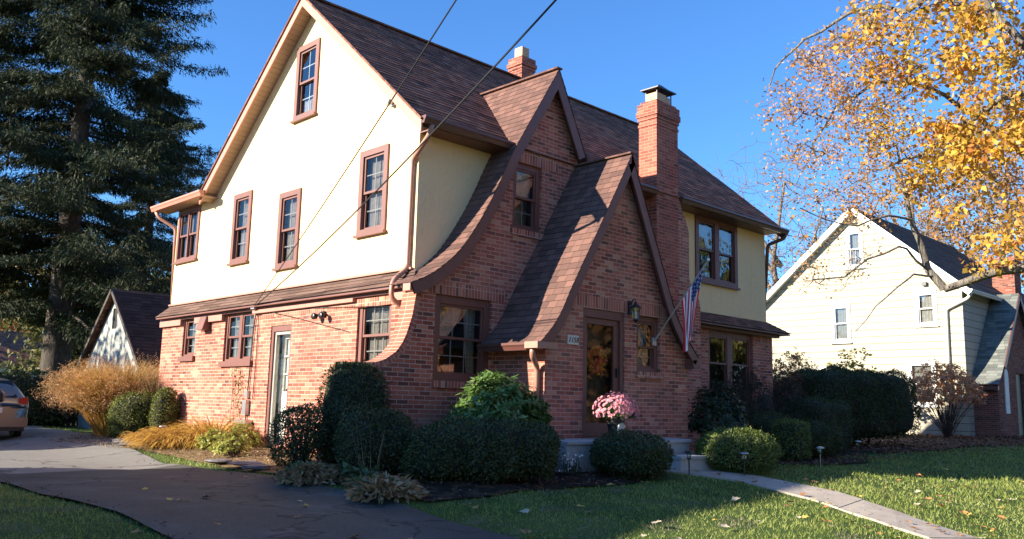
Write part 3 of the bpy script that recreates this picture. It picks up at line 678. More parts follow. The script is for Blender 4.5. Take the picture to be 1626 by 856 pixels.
mb=chim(5.68,6.12,3.42,3.86,8.0,8.93,[(8.62,8.70,.02),(8.70,8.80,.045),(8.80,8.93,.02)]); rc=mb.build('ridge_chimney',M['brick_ch'],H)
mb=MB(); mb.box(5.76,6.0,3.5,3.76,8.93,9.22); mb.build('flue_tile',M['copper'],rc)
# --- wall fittings
mb=MB(); mb.box(-.03,0.0,.70,.84,5.50,5.64); mb.tube([(0,.77,5.57),(-.09,.77,5.57),(-.11,.77,5.50)],.045); mb.build('dryer_vent',M['galv'],H)
mb=MB(); x0=-.23
a=[(-.30,6.80,1.93),(-.13,6.80,1.93),(-.13,7.10,1.93),(-.30,7.10,1.93)]; b=[(-.22,6.80,2.22),(-.115,6.80,2.22),(-.115,7.10,2.22),(-.22,7.10,2.22)]; mb.hexa(a,b); mb.build('vent_hood',M['trim'],H,bevel=.01)
mb=MB(); mb.box(-.16,-.11,2.33,2.43,1.96,2.06); mb.tube([(-.15,2.42,2.02),(-.20,2.50,1.99)],.02); mb.lathe([(.02,0),(.05,.02),(.06,.09),(.05,.1)],12)
for i in range(len(mb.v)-48,len(mb.v)): x,y,z=mb.v[i]; mb.v[i]=(-.18-z,2.50+x,1.97+y)
k=len(mb.v); mb.lathe([(.02,0),(.05,.02),(.06,.09),(.05,.1)],12)
for i in range(k,len(mb.v)): x,y,z=mb.v[i]; mb.v[i]=(-.18-z,2.26+x,1.97+y)
mb.tube([(-.15,2.34,2.02),(-.20,2.26,1.99)],.02); mb.build('flood_light',M['black'],H,smooth=True)
mb=MB(); mb.box(-.20,-.11,4.86,5.0,.20,.48); mb.box(-.17,-.11,4.88,4.98,.52,.66); mb.build('meter_box',M['galv'],H,bevel=.008)
mb=MB(); mb.box(-.27,-.11,4.70,5.12,-.30,.10); mb.build('utility_cabinet',M['galv'],H,bevel=.01)
mb=MB(); mb.tube([(-.14,4.93,.64),(-.135,4.90,1.2),(-.14,4.86,1.9),(-.14,4.80,2.25)],.014,6); mb.tube([(-.135,4.72,.5),(-.13,4.70,1.4),(-.14,4.70,2.2)],.009,6); mb.tube([(-.14,4.93,.2),(-.14,4.95,-.1)],.014,6)
mb.tube([(-.15,4.75,2.26),(-.14,3.5,2.19),(-.14,2.1,2.11),(-.14,.6,2.04)],.006,5); mb.tube([(-.15,4.74,2.25),(-.14,3.2,1.98),(-.14,1.55,1.66)],.006,5); mb.build('cables_and_wire_shadows',M['rubber'],H)  # these two thin tubes stand in for the overhead wires' shadows on the wall
mb=MB(); mb.box(-.26,-.11,4.68,4.82,2.24,2.30); mb.build('cable_bracket',M['galv'],H)
# mail slot spots, house number
def text_mesh(txt,size,mat,parent,loc,rot,ext=.004,name='numerals',font_shear=0.0):
    cu_=bpy.data.curves.new(name,'FONT'); cu_.body=txt; cu_.size=size; cu_.extrude=ext; cu_.align_x='CENTER'; cu_.align_y='CENTER'; cu_.shear=font_shear
    o=bpy.data.objects.new(name,cu_); COL.objects.link(o); dg=bpy.context.evaluated_depsgraph_get(); me=bpy.data.meshes.new_from_object(o.evaluated_get(dg))
    bpy.data.objects.remove(o); q=bpy.data.objects.new(name,me); COL.objects.link(q); me.materials.clear(); me.materials.append(mat); q.parent=parent; q.location=Vector(loc)-parent_world(parent); q.rotation_euler=rot; return q
mb=MB(); mb.box(1.93,2.20,-1.575,-1.55,1.485,1.635); hp=mb.build('house_number_plate',plain('ivory plate',(.62,.60,.52),.4),H,bevel=.008)
text_mesh('1158',.125,M['black'],hp,(2.065,-1.577,1.555),(R_(90),0,0),font_shear=.25)
for k in range(4): pass
# wall lantern
mb=MB(); X,Y,Z=3.55,-1.66,2.12; mb.box(X-.05,X+.05,-1.58,-1.551,Z-.02,Z+.22); mb.tube([(X,-1.58,Z+.16),(X,-1.63,Z+.24),(X,-1.68,Z+.25),(X,Y-.03,Z+.19)],.011,8)
mb.lathe([(.012,Z+.20),(.03,Z+.17),(.04,Z+.15),(.10,Z+.10),(.105,Z+.09),(.06,Z+.09)],8,(X,Y-.03)); mb.lathe([(.05,Z-.10),(.055,Z-.12),(.02,Z-.15),(.012,Z-.17)],8,(X,Y-.03))
for a in range(6):
    c,s_=math.cos(a*math.pi/3),math.sin(a*math.pi/3); mb.bar((X+.075*c,Y-.03+.075*s_,Z+.09),(X+.05*c,Y-.03+.05*s_,Z-.10),.008,.008)
ln=mb.build('wall_lantern',M['black'],H)
mb=MB(); mb.lathe([(.045,Z-.10),(.07,Z+.088)],6,(X,Y-.03)); mb.build('lantern_glass',M['lampglass'],ln)
# ------------------------------------------------------------------ ground, drive, walk
def ground_mat():
    m,t,b=newmat('lawn soil and turf'); n=N(t); p=n.pos(); s=n.sep(p)
    g=n.ramp(n.noise(1.1,5,.65,p),[(.3,(.04,.07,.018)),(.5,(.07,.11,.028)),(.72,(.12,.145,.045))])
    f=n.noise(38,5,.75,p); g=n.mix(.75,g,n.ramp(f,[(.3,(.25,)*3),(.7,(.85,)*3)]),'OVERLAY')
    thatch=n.ramp(n.noise(2.3,6,.7,p),[(.60,(0,)*3),(.68,(.75,)*3)])
    near=n.m('LESS_THAN',s[0],.5)
    g=n.mix(n.m('MULTIPLY',thatch,n.m('ADD',n.m('MULTIPLY',near,.7),.3)),g,(.20,.165,.10))
    n.lk(g,b.inputs['Base Color']); b.inputs['Roughness'].default_value=.95; b.inputs['Specular IOR Level'].default_value=.1
    n.lk(n.bump(f,.8,.03),b.inputs['Normal']); return m
def soil_mat(name,cols,sc_=9,leafy=True):
    m,t,b=newmat(name); n=N(t); p=n.pos()
    c=n.ramp(n.noise(sc_,6,.7,p),[(.3,cols[0]),(.55,cols[1]),(.75,cols[2])])
    if leafy:
        v=n.node('ShaderNodeTexVoronoi'); v.inputs['Scale'].default_value=16; n.lk(p,v.inputs['Vector'])
        c=n.mix(n.ramp(n.noise(6,3,.6,p),[(.45,(0,)*3),(.6,(.55,)*3)]),c,n.mix(n.sep(v.outputs['Color'])[0],(.10,.05,.03),(.22,.12,.06)))
    n.lk(c,b.inputs['Base Color']); b.inputs['Roughness'].default_value=.95; b.inputs['Specular IOR Level'].default_value=.1
    n.lk(n.bump(n.noise(30,5,.7,p),.9,.03),b.inputs['Normal']); return m
M['lawn']=ground_mat(); M['soil']=soil_mat('dark garden soil',[(.018,.013,.010),(.035,.025,.018),(.06,.045,.03)])
M['straw']=soil_mat('dry leaf mulch',[(.12,.08,.045),(.24,.17,.09),(.33,.25,.14)])
M['litter']=soil_mat('brown leaf litter ground',[(.07,.03,.02),(.14,.06,.035),(.22,.11,.06)],14)
def asphalt():
    m,t,b=newmat('worn asphalt with painted sun'); n=N(t); p=n.pos()
    c=n.ramp(n.noise(.8,5,.6,p),[(.3,(.050,.050,.042)),(.7,(.088,.086,.074))])
    v=n.node('ShaderNodeTexVoronoi'); v.inputs['Scale'].default_value=90; n.lk(p,v.inputs['Vector'])
    c=n.mix(.6,c,n.ramp(n.sep(v.outputs['Color'])[0],[(.1,(.3,)*3),(.9,(.72,)*3)]),'OVERLAY')
    st=n.ramp(n.noise(1.6,3,.5,p),[(.56,(0,)*3),(.7,(.3,)*3)]); c=n.mix(st,c,(.16,.155,.15)); yy=n.m('ADD',n.sep(p)[1],n.m('MULTIPLY',n.noise(3,3,.6,p),.25)); c=n.mix(n.m('MULTIPLY',n.m('SUBTRACT',yy,2.55),8,clamp=True),c,n.mix(n.noise(6,5,.7,p),(.15,.142,.13),(.25,.24,.215)))  # far stretch of the drive painted lighter to stand for sunlight on it
    cv=n.node('ShaderNodeTexVoronoi',feature='DISTANCE_TO_EDGE'); cv.inputs['Scale'].default_value=.45
    wv=n.node('ShaderNodeVectorMath',operation='ADD'); n.lk(p,wv.inputs[0]); nn=n.node('ShaderNodeTexNoise'); nn.inputs['Scale'].default_value=2.2; n.lk(p,nn.inputs['Vector']); n.lk(nn.outputs['Color'],wv.inputs[1]); n.lk(wv.outputs[0],cv.inputs['Vector'])
    c=n.mix(n.ramp(cv.outputs['Distance'],[(0,(.9,)*3),(.02,(0,)*3)]),c,(.018,.017,.016))
    n.lk(c,b.inputs['Base Color']); b.inputs['Roughness'].default_value=.8; b.inputs['Specular IOR Level'].default_value=.3
    n.lk(n.bump(v.outputs['Distance'],.5,.006),b.inputs['Normal']); return m
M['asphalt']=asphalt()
def paving():
    m,t,b=newmat('pinkish concrete paving'); n=N(t); p=n.pos()
    c=n.ramp(n.noise(2.5,5,.65,p),[(.3,(.34,.28,.22)),(.7,(.48,.41,.33))]); c=n.mix(.5,c,n.ramp(n.noise(70,4,.7,p),[(.3,(.3,)*3),(.7,(.7,)*3)]),'OVERLAY')
    n.lk(c,b.inputs['Base Color']); b.inputs['Roughness'].default_value=.85; n.lk(n.bump(n.noise(50,4,.6,p),.4,.005),b.inputs['Normal']); return m
M['paving']=paving()
def axis(lo,hi,a,b,fine,coarse):
    v=[]; x=lo
    while x<a: v.append(x); x+=max(fine,min(coarse,(a-x)*.35+fine))
    x=a
    while x<b: v.append(x); x+=fine
    x=b
    while x<hi: v.append(x); x+=max(fine,min(coarse,(x-b)*.35+fine))
    v.append(hi); return v
def gs(x,y): # small lumps
    return .012*math.sin(x*1.7+y*.9)+.010*math.sin(y*2.3-x*1.1)+.006*math.sin(x*5.1+y*3.3)
mb=MB(); X=axis(-300,400,-9,14,.4,40); Y=axis(-120,500,-12,14,.4,40)
mb.v=[(x,y,G(x,y)+(gs(x,y)-.02 if -9<x<30 and -12<y<30 else -.02)) for y in Y for x in X]
nx=len(X); mb.f=[(j*nx+i,j*nx+i+1,(j+1)*nx+i+1,(j+1)*nx+i) for j in range(len(Y)-1) for i in range(nx-1)]
tag(mb.build('ground',M['lawn'],smooth=True),kind='structure')
def sheet(name,poly,mat,lift=.01,step=.35,kind='structure'):
    """draped sheet following the terrain inside a polygon of left/right edge pairs"""
    mb=MB(); rows=resample([(a[0],a[1],b[0],b[1]) for a,b in poly],step); k=8; V=[]
    for r in rows:
        for i in range(k+1):
            t=i/k; x=r[0]+(r[2]-r[0])*t; y=r[1]+(r[3]-r[1])*t; V.append((x,y,G(x,y)+lift-.012+(gs(x,y) if -9<x<30 and -12<y<30 else 0)))
    mb.v=V; mb.f=[(j*(k+1)+i,j*(k+1)+i+1,(j+1)*(k+1)+i+1,(j+1)*(k+1)+i) for j in range(len(rows)-1) for i in range(k)]
    return tag(mb.build(name,mat,smooth=True),kind=kind)
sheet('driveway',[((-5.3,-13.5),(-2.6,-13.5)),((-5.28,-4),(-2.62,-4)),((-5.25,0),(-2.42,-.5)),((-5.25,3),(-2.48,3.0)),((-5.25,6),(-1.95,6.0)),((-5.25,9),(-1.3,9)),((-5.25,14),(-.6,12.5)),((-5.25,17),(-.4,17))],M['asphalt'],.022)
# planting beds
sheet('garden_bed',[((-2.3,-3.35),(-2.3,-.2)),((-1.6,-3.62),(-1.5,-.4)),((0,-3.5),(0,-.5)),((1.1,-3.5),(1.1,-.9)),((2.4,-3.2),(2.4,-1.6))],M['soil'],.012,.3)
sheet('garden_bed',[((-2.3,-.5),(-.1,-.1)),((-2.2,2.0),(-.1,2.0)),((-2.0,4.0),(-.1,4.0)),((-1.95,6.0),(-.1,6.0)),((-1.5,8),(-.1,8)),((-1.2,9.5),(.5,9.5)),((-.9,11.5),(1.5,11.5))],M['straw'],.014,.3)
sheet('garden_bed',[((4.9,-2.3),(4.9,-.2)),((7.0,-3.05),(7.0,-.2)),((9.2,-3.2),(9.2,-.2)),((10.9,-2.4),(11,-.2)),((12.5,-1.6),(12.5,.5))],M['soil'],.012,.3)
sheet('leaf_litter_ground',[((12.5,-2.2),(12.5,3.5)),((18,-2.6),(18,4)),((23.9,-4.2),(23.9,5)),((30,-6),(30,-1))],M['litter'],.016,.6)
# walk: separate slabs along the measured edges
wl=[(2.55,-2.55),(2.72,-3.0),(3.1,-4.11),(2.79,-5.23),(1.95,-6.51),(1.44,-7.19),(.2,-8.9)]
wr=[(3.9,-2.55),(3.95,-3.08),(4.30,-3.79),(3.89,-5.06),(2.94,-6.4),(2.3,-7.4),(1.1,-9.1)]
rows=resample([a+b for a,b in zip(wl,wr)],1.0); mb=MB()
for i,(r0,r1) in enumerate(zip(rows,rows[1:])):
    def at(r,t): x=r[0]+(r[2]-r[0])*t; y=r[1]+(r[3]-r[1])*t; return Vector((x,y,G(x,y)+gs(x,y)-.008))
    a,b,c,d=at(r0,0),at(r0,1),at(r1,1),at(r1,0); g=.012; k=(a+b+c+d)/4
    q=[p+(k-p)*g for p in (d,c,b,a)]; lift=.012+.004*math.sin(i*2.1)
    mb.hexa([p+Vector((0,0,-.06)) for p in q],[p+Vector((0,0,lift)) for p in q])
tag(mb.build('walkway',M['paving'],bevel=.008),kind='structure')
# flat stones edging the side bed
for i,(x,y,s) in enumerate([(-2.05,1.2,.28),(-2.15,.65,.24),(-2.1,1.9,.22),(-1.72,6.3,.3),(-1.6,6.9,.26),(-1.45,7.5,.3)]):
    mb=MB(); mb.blob((0,0,0),(s,s*.7,.035),seed=i,n=6,rough=.2); o=mb.build('flat_stone',plain('slate stone',(.16,.15,.15),.8,var=.2,bump=.3) if i==0 else bpy.data.materials['slate stone'])
    o.location=(x,y,G(x,y)+.04); tag(o,['slate slab edging the side bed next to the clipped hedge','slate slab at the driveway edge nearest the clipped hedge','slate slab edging the bed below the side door','slate slab in front of the golden drooping plants','slate slab by the driveway between golden plants and ball shrub','slate slab at the driveway edge under the ball shrub'][i],'stone')
# ------------------------------------------------------------------ front stoop
t=thing('front_stoop','painted grey concrete stoop in front of the entrance door','stoop',(2.8,-2.1,G(2.8,-2.3)))
mb=MB(); n=10; zz=0.0
pts=[(.9,-1.56),(.9,-2.50),(3.75,-2.50)]+[(3.75+.62*math.sin(a*math.pi/2/n),-1.9-.6*math.cos(a*math.pi/2/n)) for a in range(1,n+1)]+[(4.37,-1.56)]
for za,zb,e in ((-.7,-.045,0),(-.045,-.005,.03)):
    b=[(x+(e if x>4 else 0),y-(e if y<-1.6 else 0),za) for x,y in pts]; tp=[(x,y,zb) for x,y,_ in b]
    mb.face(tp); 
    for i in range(len(pts)): j=(i+1)%len(pts); mb.face([b[i],b[j],tp[j],tp[i]])
mb.build('landing',M['concrete'],t)
mb=MB(); mb.box(3.0,4.5,-2.98,-2.53,-.7,-.27); mb.box(2.98,4.53,-3.01,-2.52,-.27,-.23); mb.build('step',M['concrete'],t,bevel=.01)
# ------------------------------------------------------------------ neighbour house on the right
def siding_mat():
    m,t,b=newmat('cream shingle siding'); n=N(t); s=n.sep(n.uv()); p=n.pos()
    vr=n.m('DIVIDE',s[1],.26); row=n.m('FLOOR',vr); fv=n.m('SUBTRACT',vr,row)
    ro,_=n.white(n.comb(row,2.2,.1)); ur=n.m('ADD',n.m('DIVIDE',s[0],.61),n.m('MULTIPLY',ro,5)); col=n.m('FLOOR',ur); fu=n.m('SUBTRACT',ur,col)
    r,_=n.white(n.comb(col,row,.7))
    c=n.ramp(r,[(0,(.43,.395,.305)),(1,(.50,.46,.36))]); c=n.mix(n.noise(1.2,4,.6,p),c,(.40,.37,.28))
    ln=n.m('ADD',n.m('LESS_THAN',fv,.085),n.m('MULTIPLY',n.m('LESS_THAN',fu,.012),.7),clamp=True)
    c=n.mix(n.m('MULTIPLY',ln,.85),c,(.07,.055,.035)); n.lk(c,b.inputs['Base Color']); b.inputs['Roughness'].default_value=.8
    n.lk(n.bump(fv,-.6,.02),b.inputs['Normal']); return m
M['siding']=siding_mat()
H2=H; NX=24.0
H=thing('cream_sided_house','cream shingle sided house with dark roof and brick entrance beyond the hedge','house',(29,3.5,-.2))
def zr2(y): return 8.42-.86*abs(y-3.5)
nw=[(3.78,4.55,3.22,4.70),(.60,1.37,3.70,4.98),(3.18,3.86,6.05,7.55),(.75,1.75,.85,2.45),(4.4,5.3,.95,2.3)]
wall('siding_wall',M['siding'],H,'x',NX,[(-.25,-.7),(8.9,-.7),(8.9,zr2(8.9)-.12),(3.5,zr2(3.5)-.15),(-.25,zr2(-.25)-.15)],[hole(t,.06) for t in nw],rev=.1)
wall('siding_wall',M['siding'],H,'y',-.25,[(NX,-.7),(34,-.7),(34,5.0),(NX,5.0)])
for k,t in enumerate(nw): hung_window(H,'x',NX,*t,trim=.12,tp=.035,frame='white',glass='glass',cur='blind' if k!=1 else 'curtain',grid='lower' if k==2 else None)
mb=MB(); courses(mb,panel_rows((NX-.3,-.6,zr2(-.6)),(34.3,-.6,zr2(-.6)),(34.3,3.5,8.42),(NX-.3,3.5,8.42)),useg=3); mb.build('roof',M['roof_dark'],H)
mb=MB(); courses(mb,panel_rows((34.3,9.3,zr2(9.3)),(NX-.3,9.3,zr2(9.3)),(NX-.3,3.5,8.42),(34.3,3.5,8.42)),useg=5); mb.build('roof',M['roof_far'],H)
mb=MB()
for ya,yb in ((-.62,3.5),(9.3,3.5)):
    mb.bar((NX-.29,ya,zr2(ya)-.13),(NX-.29,yb,zr2(yb)-.13),.035,.2); 
mb.build('rake_board',M['white'],H)
mb=MB()
for ya,yb in ((-.6,3.5),(9.25,3.5)): mb.face([(NX-.27,ya,zr2(ya)-.2),(NX,ya,zr2(ya)-.2),(NX,yb,zr2(yb)-.2),(NX-.27,yb,zr2(yb)-.2)])
mb.build('soffit',M['white'],H)
M['whitegut']=plain('white gutter',(.62,.60,.52),.4)
gutter('gutter',(NX-.3,-.58,4.88),(34,-.58,4.88),(0,-1,0),'whitegut'); spout('downspout',[(NX-.2,-.62,4.78),(NX-.1,-.5,4.6),(NX-.07,.28,4.25),(NX-.07,.3,-.3)],.06,'whitegut')
mb=MB(); mb.box(NX-.12,NX,.9,1.05,5.15,5.28); mb.build('vent',M['black'],H)
# its brick entrance with a steep roof facing the camera side
ex,ey=25.2,-1.05
mb=MB(); prof2=smoothprof([(24.2,1.62),(24.75,2.15),(25.15,2.65),(27.1,5.05)],2)
courses(mb,[((x,ey-.15,z),(x,-.26,z)) for x,z in resample(prof2,.14)],useg=.6); mb.build('entrance_roof',M['roof_far'],H)
mb=MB(); courses(mb,[((x,-.26,z),(x,ey-.15,z)) for x,z in resample([(27.1,5.05),(29.8,1.5)],.14)[::-1]],useg=.6); mb.build('entrance_roof',M['roof_far'],H)
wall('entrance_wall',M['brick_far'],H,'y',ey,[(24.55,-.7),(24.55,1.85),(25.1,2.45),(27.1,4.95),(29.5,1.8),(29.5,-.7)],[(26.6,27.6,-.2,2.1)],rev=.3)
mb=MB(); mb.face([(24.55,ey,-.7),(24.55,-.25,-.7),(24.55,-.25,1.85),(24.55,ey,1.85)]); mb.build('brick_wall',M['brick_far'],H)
mb=MB(); mb.bar((24.9,ey-.16,2.22),(27.1,ey-.16,4.95),.04,.16); mb.bar((27.1,ey-.16,4.95),(29.8,ey-.16,1.4),.04,.16); mb.bar((24.3,ey-.1,1.5),(24.3,-.3,1.5),.12,.12); mb.build('rake_board',M['gutter'],H)
mb=MB(); mb.box(26.62,27.58,ey+.1,ey+.16,-.2,2.1); mb.build('arched_door',M['black'],H)
def archpanel(a0,a1,z0,z1):
    n=10; r=(a1-a0)/2; c=(a0+a1)/2
    return [(a0,z0),(a1,z0)]+[(c+r*math.cos(k*math.pi/n),z1-r+r*math.sin(k*math.pi/n)) for k in range(n+1)]
mb=MB(); pts=archpanel(25.25,25.65,.65,2.2); mb.face([(a,ey-.03,z) for a,z in pts]); 
for i in range(len(pts)): j=(i+1)%len(pts); mb.face([(pts[i][0],ey-.03,pts[i][1]),(pts[j][0],ey-.03,pts[j][1]),(pts[j][0],ey,pts[j][1]),(pts[i][0],ey,pts[i][1])])
mb.build('arched_shutter',M['white'],H)
mb=MB(); mb.box(29.0,29.8,-.55,.25,3.5,6.75); mb.box(28.94,29.86,-.61,.31,6.5,6.75); mb.build('chimney',M['brick_far'],H)
# ------------------------------------------------------------------ garage at the end of the drive
M['roof_garage']=shingle_mat('dark brown shingle',[(.03,.02,.018),(.05,.032,.028),(.065,.04,.035)])
M['fence']=plain('weathered fence wood',(.07,.055,.045),.9,var=.3,scale=5)
H=thing('garage','cream gabled garage with a steep dark brown roof behind the house','garage',(3.5,15.3,-.6))
wall('gable_wall',M['stucco2'],H,'x',1.0,[(12.95,-.9),(17.6,-.9),(17.6,1.3),(15.35,3.45),(12.95,1.3)],[(15.2,15.55,2.45,3.05)])
mb=MB(); mb.face([(1,12.95,-.9),(7,12.95,-.9),(7,12.95,1.3),(1,12.95,1.3)]); mb.build('front_wall',M['stucco2'],H)
mb=MB(); courses(mb,panel_rows((.8,12.55,.98),(7.2,12.55,.98),(7.2,15.35,3.62),(.8,15.35,3.62)),useg=2); mb.build('roof',M['roof_garage'],H)
mb=MB(); courses(mb,panel_rows((7.2,18.0,1.05),(.8,18.0,1.05),(.8,15.35,3.62),(7.2,15.35,3.62)),useg=3); mb.build('roof',M['roof'],H)
mb=MB(); mb.bar((.82,12.5,.95),(.82,15.35,3.57),.04,.10); mb.bar((.82,18.0,.99),(.82,15.35,3.57),.04,.10); mb.build('rake_board',M['fence'],H)
mb=MB(); mb.box(1.04,1.1,15.2,15.55,2.45,3.05); mb.build('loft_opening',M['dark'],H)
# ------------------------------------------------------------------ far white house and fences at the back left
H=thing('white_house','white house with a low gable far behind the parked car','house',(4,50,-.6))
wall('wall',M['whitewall'] if 'whitewall' in M else plain('far white siding',(.62,.66,.70),.8),H,'y',48,[(-6,-.8),(4.5,-.8),(4.5,3.0),(1.5,5.4),(-2.0,5.4),(-6,3)],[(-3.1,-2.3,1.9,3.3),(.5,1.2,1.9,3.2)],rev=.1)
for a in (-3.1,.5): hung_window(H,'y',48,a,a+.8,1.9,3.3,trim=.1,frame='white',cur='blind',grid=None)
mb=MB(); courses(mb,panel_rows((4.8,47.6,2.8),(4.8,58,2.8),(1.4,58,5.6),(1.4,47.6,5.6)),useg=4); courses(mb,panel_rows((-6.3,58,2.8),(-6.3,47.6,2.8),(-1.9,47.6,5.6),(-1.9,58,5.6)),useg=4); mb.face([(-1.9,47.6,5.6),(1.4,47.6,5.6),(1.4,58,5.6),(-1.9,58,5.6)]); mb.build('roof',M['roof_far'],H)
H=thing('tan_house','pale far house with a brown roof seen between spruce trunk and garage','house',(12,62,-.6))
mb=MB(); mb.box(8,18,58,66,-.8,2.6); mb.build('wall',bpy.data.materials['far white siding'],H)
mb=MB(); courses(mb,panel_rows((7.5,57.5,2.4),(18.5,57.5,2.4),(18.5,62,5.2),(7.5,62,5.2)),useg=4); mb.build('roof',M['roof'],H)
for a in (10.,14.): hung_window(H,'y',58,a,a+.9,.8,2.0,trim=.1,frame='white',cur='blind',grid=None)
H=H2
# board fence right behind the spruce and a wire fence
t=thing('board_fence','dark weathered board fence between spruce trunk and garage','fence',(1.2,18.8,G(1.2,18.8)))

mb=MB()
for i in range(34):
    x=-1.2+i*.15; mb.box(x,x+.135,18.78+.004*(i%3),18.80+.004*(i%3),-.6,.98+.02*math.sin(i*1.9))
mb.build('boards',M['fence'],t)
mb=MB(); mb.box(-1.2,3.9,18.81,18.86,.6,.68); mb.box(-1.2,3.9,18.81,18.86,-.3,-.22); mb.build('rail',M['fence'],t)
t=thing('wire_fence','pale wire fence with a white post behind the dark hedge','fence',(-1.5,24,G(-1.5,24)))
mb=MB(); mb.tube([(-.35,24,-.6),(-.35,24,1.75)],.045); mb.build('post',M['white'],t)
mb=MB()
for i in range(3): mb.tube([(-9,24,.5+i*.5),(6,24,.5+i*.5)],.012,5)
for i in range(60): mb.tube([(-9+i*.25,24,-.5),(-9+i*.25,24,1.5)],.004,4,cap=False)
mb.build('wire_mesh',M['galv'],t)
# ------------------------------------------------------------------ the parked car (only its rear right corner is in view)
def car():
    t=thing('parked_car','champagne beige hatchback parked on the driveway seen from behind','car',(-2.92,11.6,G(-3.25,13)+.03))
    paint=newmat('champagne car paint'); b=paint[2]; b.inputs['Base Color'].default_value=(.20,.195,.185,1); b.inputs['Metallic'].default_value=.6; b.inputs['Roughness'].default_value=.32; b.inputs['Coat Weight'].default_value=.6
    z0=0
    # cross sections along y (length): (y, half width low, half width high, z bottom, z belt, z roof, half width roof)
    S=[(0.0,.70,.78,.42,.80,.86,.66),(.05,.80,.84,.30,.88,1.02,.64),(.22,.85,.86,.26,.95,1.28,.60),(.48,.87,.87,.24,.97,1.44,.58),(.9,.88,.88,.22,.97,1.49,.58),(1.9,.88,.88,.22,.96,1.50,.58),(2.6,.88,.88,.22,.94,1.46,.57),(3.2,.87,.87,.22,.93,1.12,.66),(3.6,.86,.85,.24,.90,.96,.70),(4.1,.80,.78,.28,.78,.82,.60),(4.25,.66,.62,.40,.66,.70,.50)]
    mb=MB(); rings=[]
    for (y,wl_,wh,zb,zt,zrf,wr_) in S:
        zm=(zb+zt)/2
        half=[(0,zb),(wl_*.9,zb),(wl_,zb+.08),(wl_+.015,zm),(wh,zt-.02),(wh-.035,zt+.03),(wr_+.04,zrf-.09),(wr_-.06,zrf-.015),(0,zrf)]
        full=[(x,z) for x,z in half]+[(-x,z) for x,z in half[-2:0:-1]]
        rings.append([(x,y,z) for x,z in full])
    n=len(rings[0]); k0=0
    for r in rings: mb.v+=r
    for i in range(len(rings)-1):
        for k in range(n): k2=(k+1)%n; mb.f.append((i*n+k,i*n+k2,(i+1)*n+k2,(i+1)*n+k))
    mb.f.append(tuple(range(n))); j=(len(rings)-1)*n; mb.f.append(tuple(range(j,j+n))[::-1])
    L=t.location
    def bl(mb_,name,mat,parent=None,**kw):
        mb_.v=[(x+L.x,y+L.y,z+L.z) for x,y,z in mb_.v]; return mb_.build(name,mat,parent or t,**kw)
    body=bl(mb,'body',paint[0],smooth=True); sub=body.modifiers.new('s','SUBSURF'); sub.levels=2; sub.render_levels=2
    gl=plain('dark car glass',(.012,.014,.018),.06,var=.05)
    mb=MB(); mb.face([(-.56,.065,1.0),(.56,.065,1.0),(.50,.40,1.385),(-.50,.40,1.385)]); 
    mb.v=[(x,y-.012,z+.01) for x,y,z in mb.v]; bl(mb,'rear_window',gl)
    for s in(-1,1):
        mb=MB(); mb.face([(s*.855,.62,1.0),(s*.865,3.0,.98),(s*.66,2.55,1.38),(s*.64,.75,1.41)]); mb.v=[(x+s*.012,y,z) for x,y,z in mb.v]; bl(mb,'side_window',gl)
        mb=MB(); mb.hexa([(s*.56,.0,.74),(s*.80,.02,.74),(s*.885,.24,.76),(s*.60,.2,.76)],[(s*.60,.03,1.0),(s*.79,.05,1.02),(s*.862,.30,1.04),(s*.62,.2,1.0)])
        red=plain('red tail lamp',(.45,.03,.03),.15,var=.1) if 'red tail lamp' not in bpy.data.materials else bpy.data.materials['red tail lamp']
        bl(mb,'tail_light',red,bevel=.02)
        for y in (.80,3.35):
            w_=MB(); w_.lathe([(.0,-.09),(.20,-.09),(.29,-.07),(.315,-.03),(.315,.03),(.29,.07),(.20,.09),(0,.09)],24); w_.v=[(s*.80+z,y+x,.31+yy) for x,yy,z in w_.v]; wo=bl(w_,'wheel',M['black'],smooth=True)
            w_=MB(); w_.lathe([(.0,0),(.19,0),(.20,.02),(0,.03)],16); w_.v=[(s*(.885+z*.5),y+x,.31+yy) for x,yy,z in w_.v]; w2=bl(w_,'rim',M['galv'],wo)
    mb=MB(); mb.box(-.80,.80,-.06,.12,.34,.56); bl(mb,'bumper',paint[0],bevel=.05)
    mb=MB(); mb.box(-.74,.74,-.065,.1,.25,.345); bl(mb,'bumper_skirt',M['black'],bevel=.02)
    mb=MB(); mb.box(-.26,.26,-.03,.02,.66,.78); bl(mb,'number_plate',M['white'])
car()
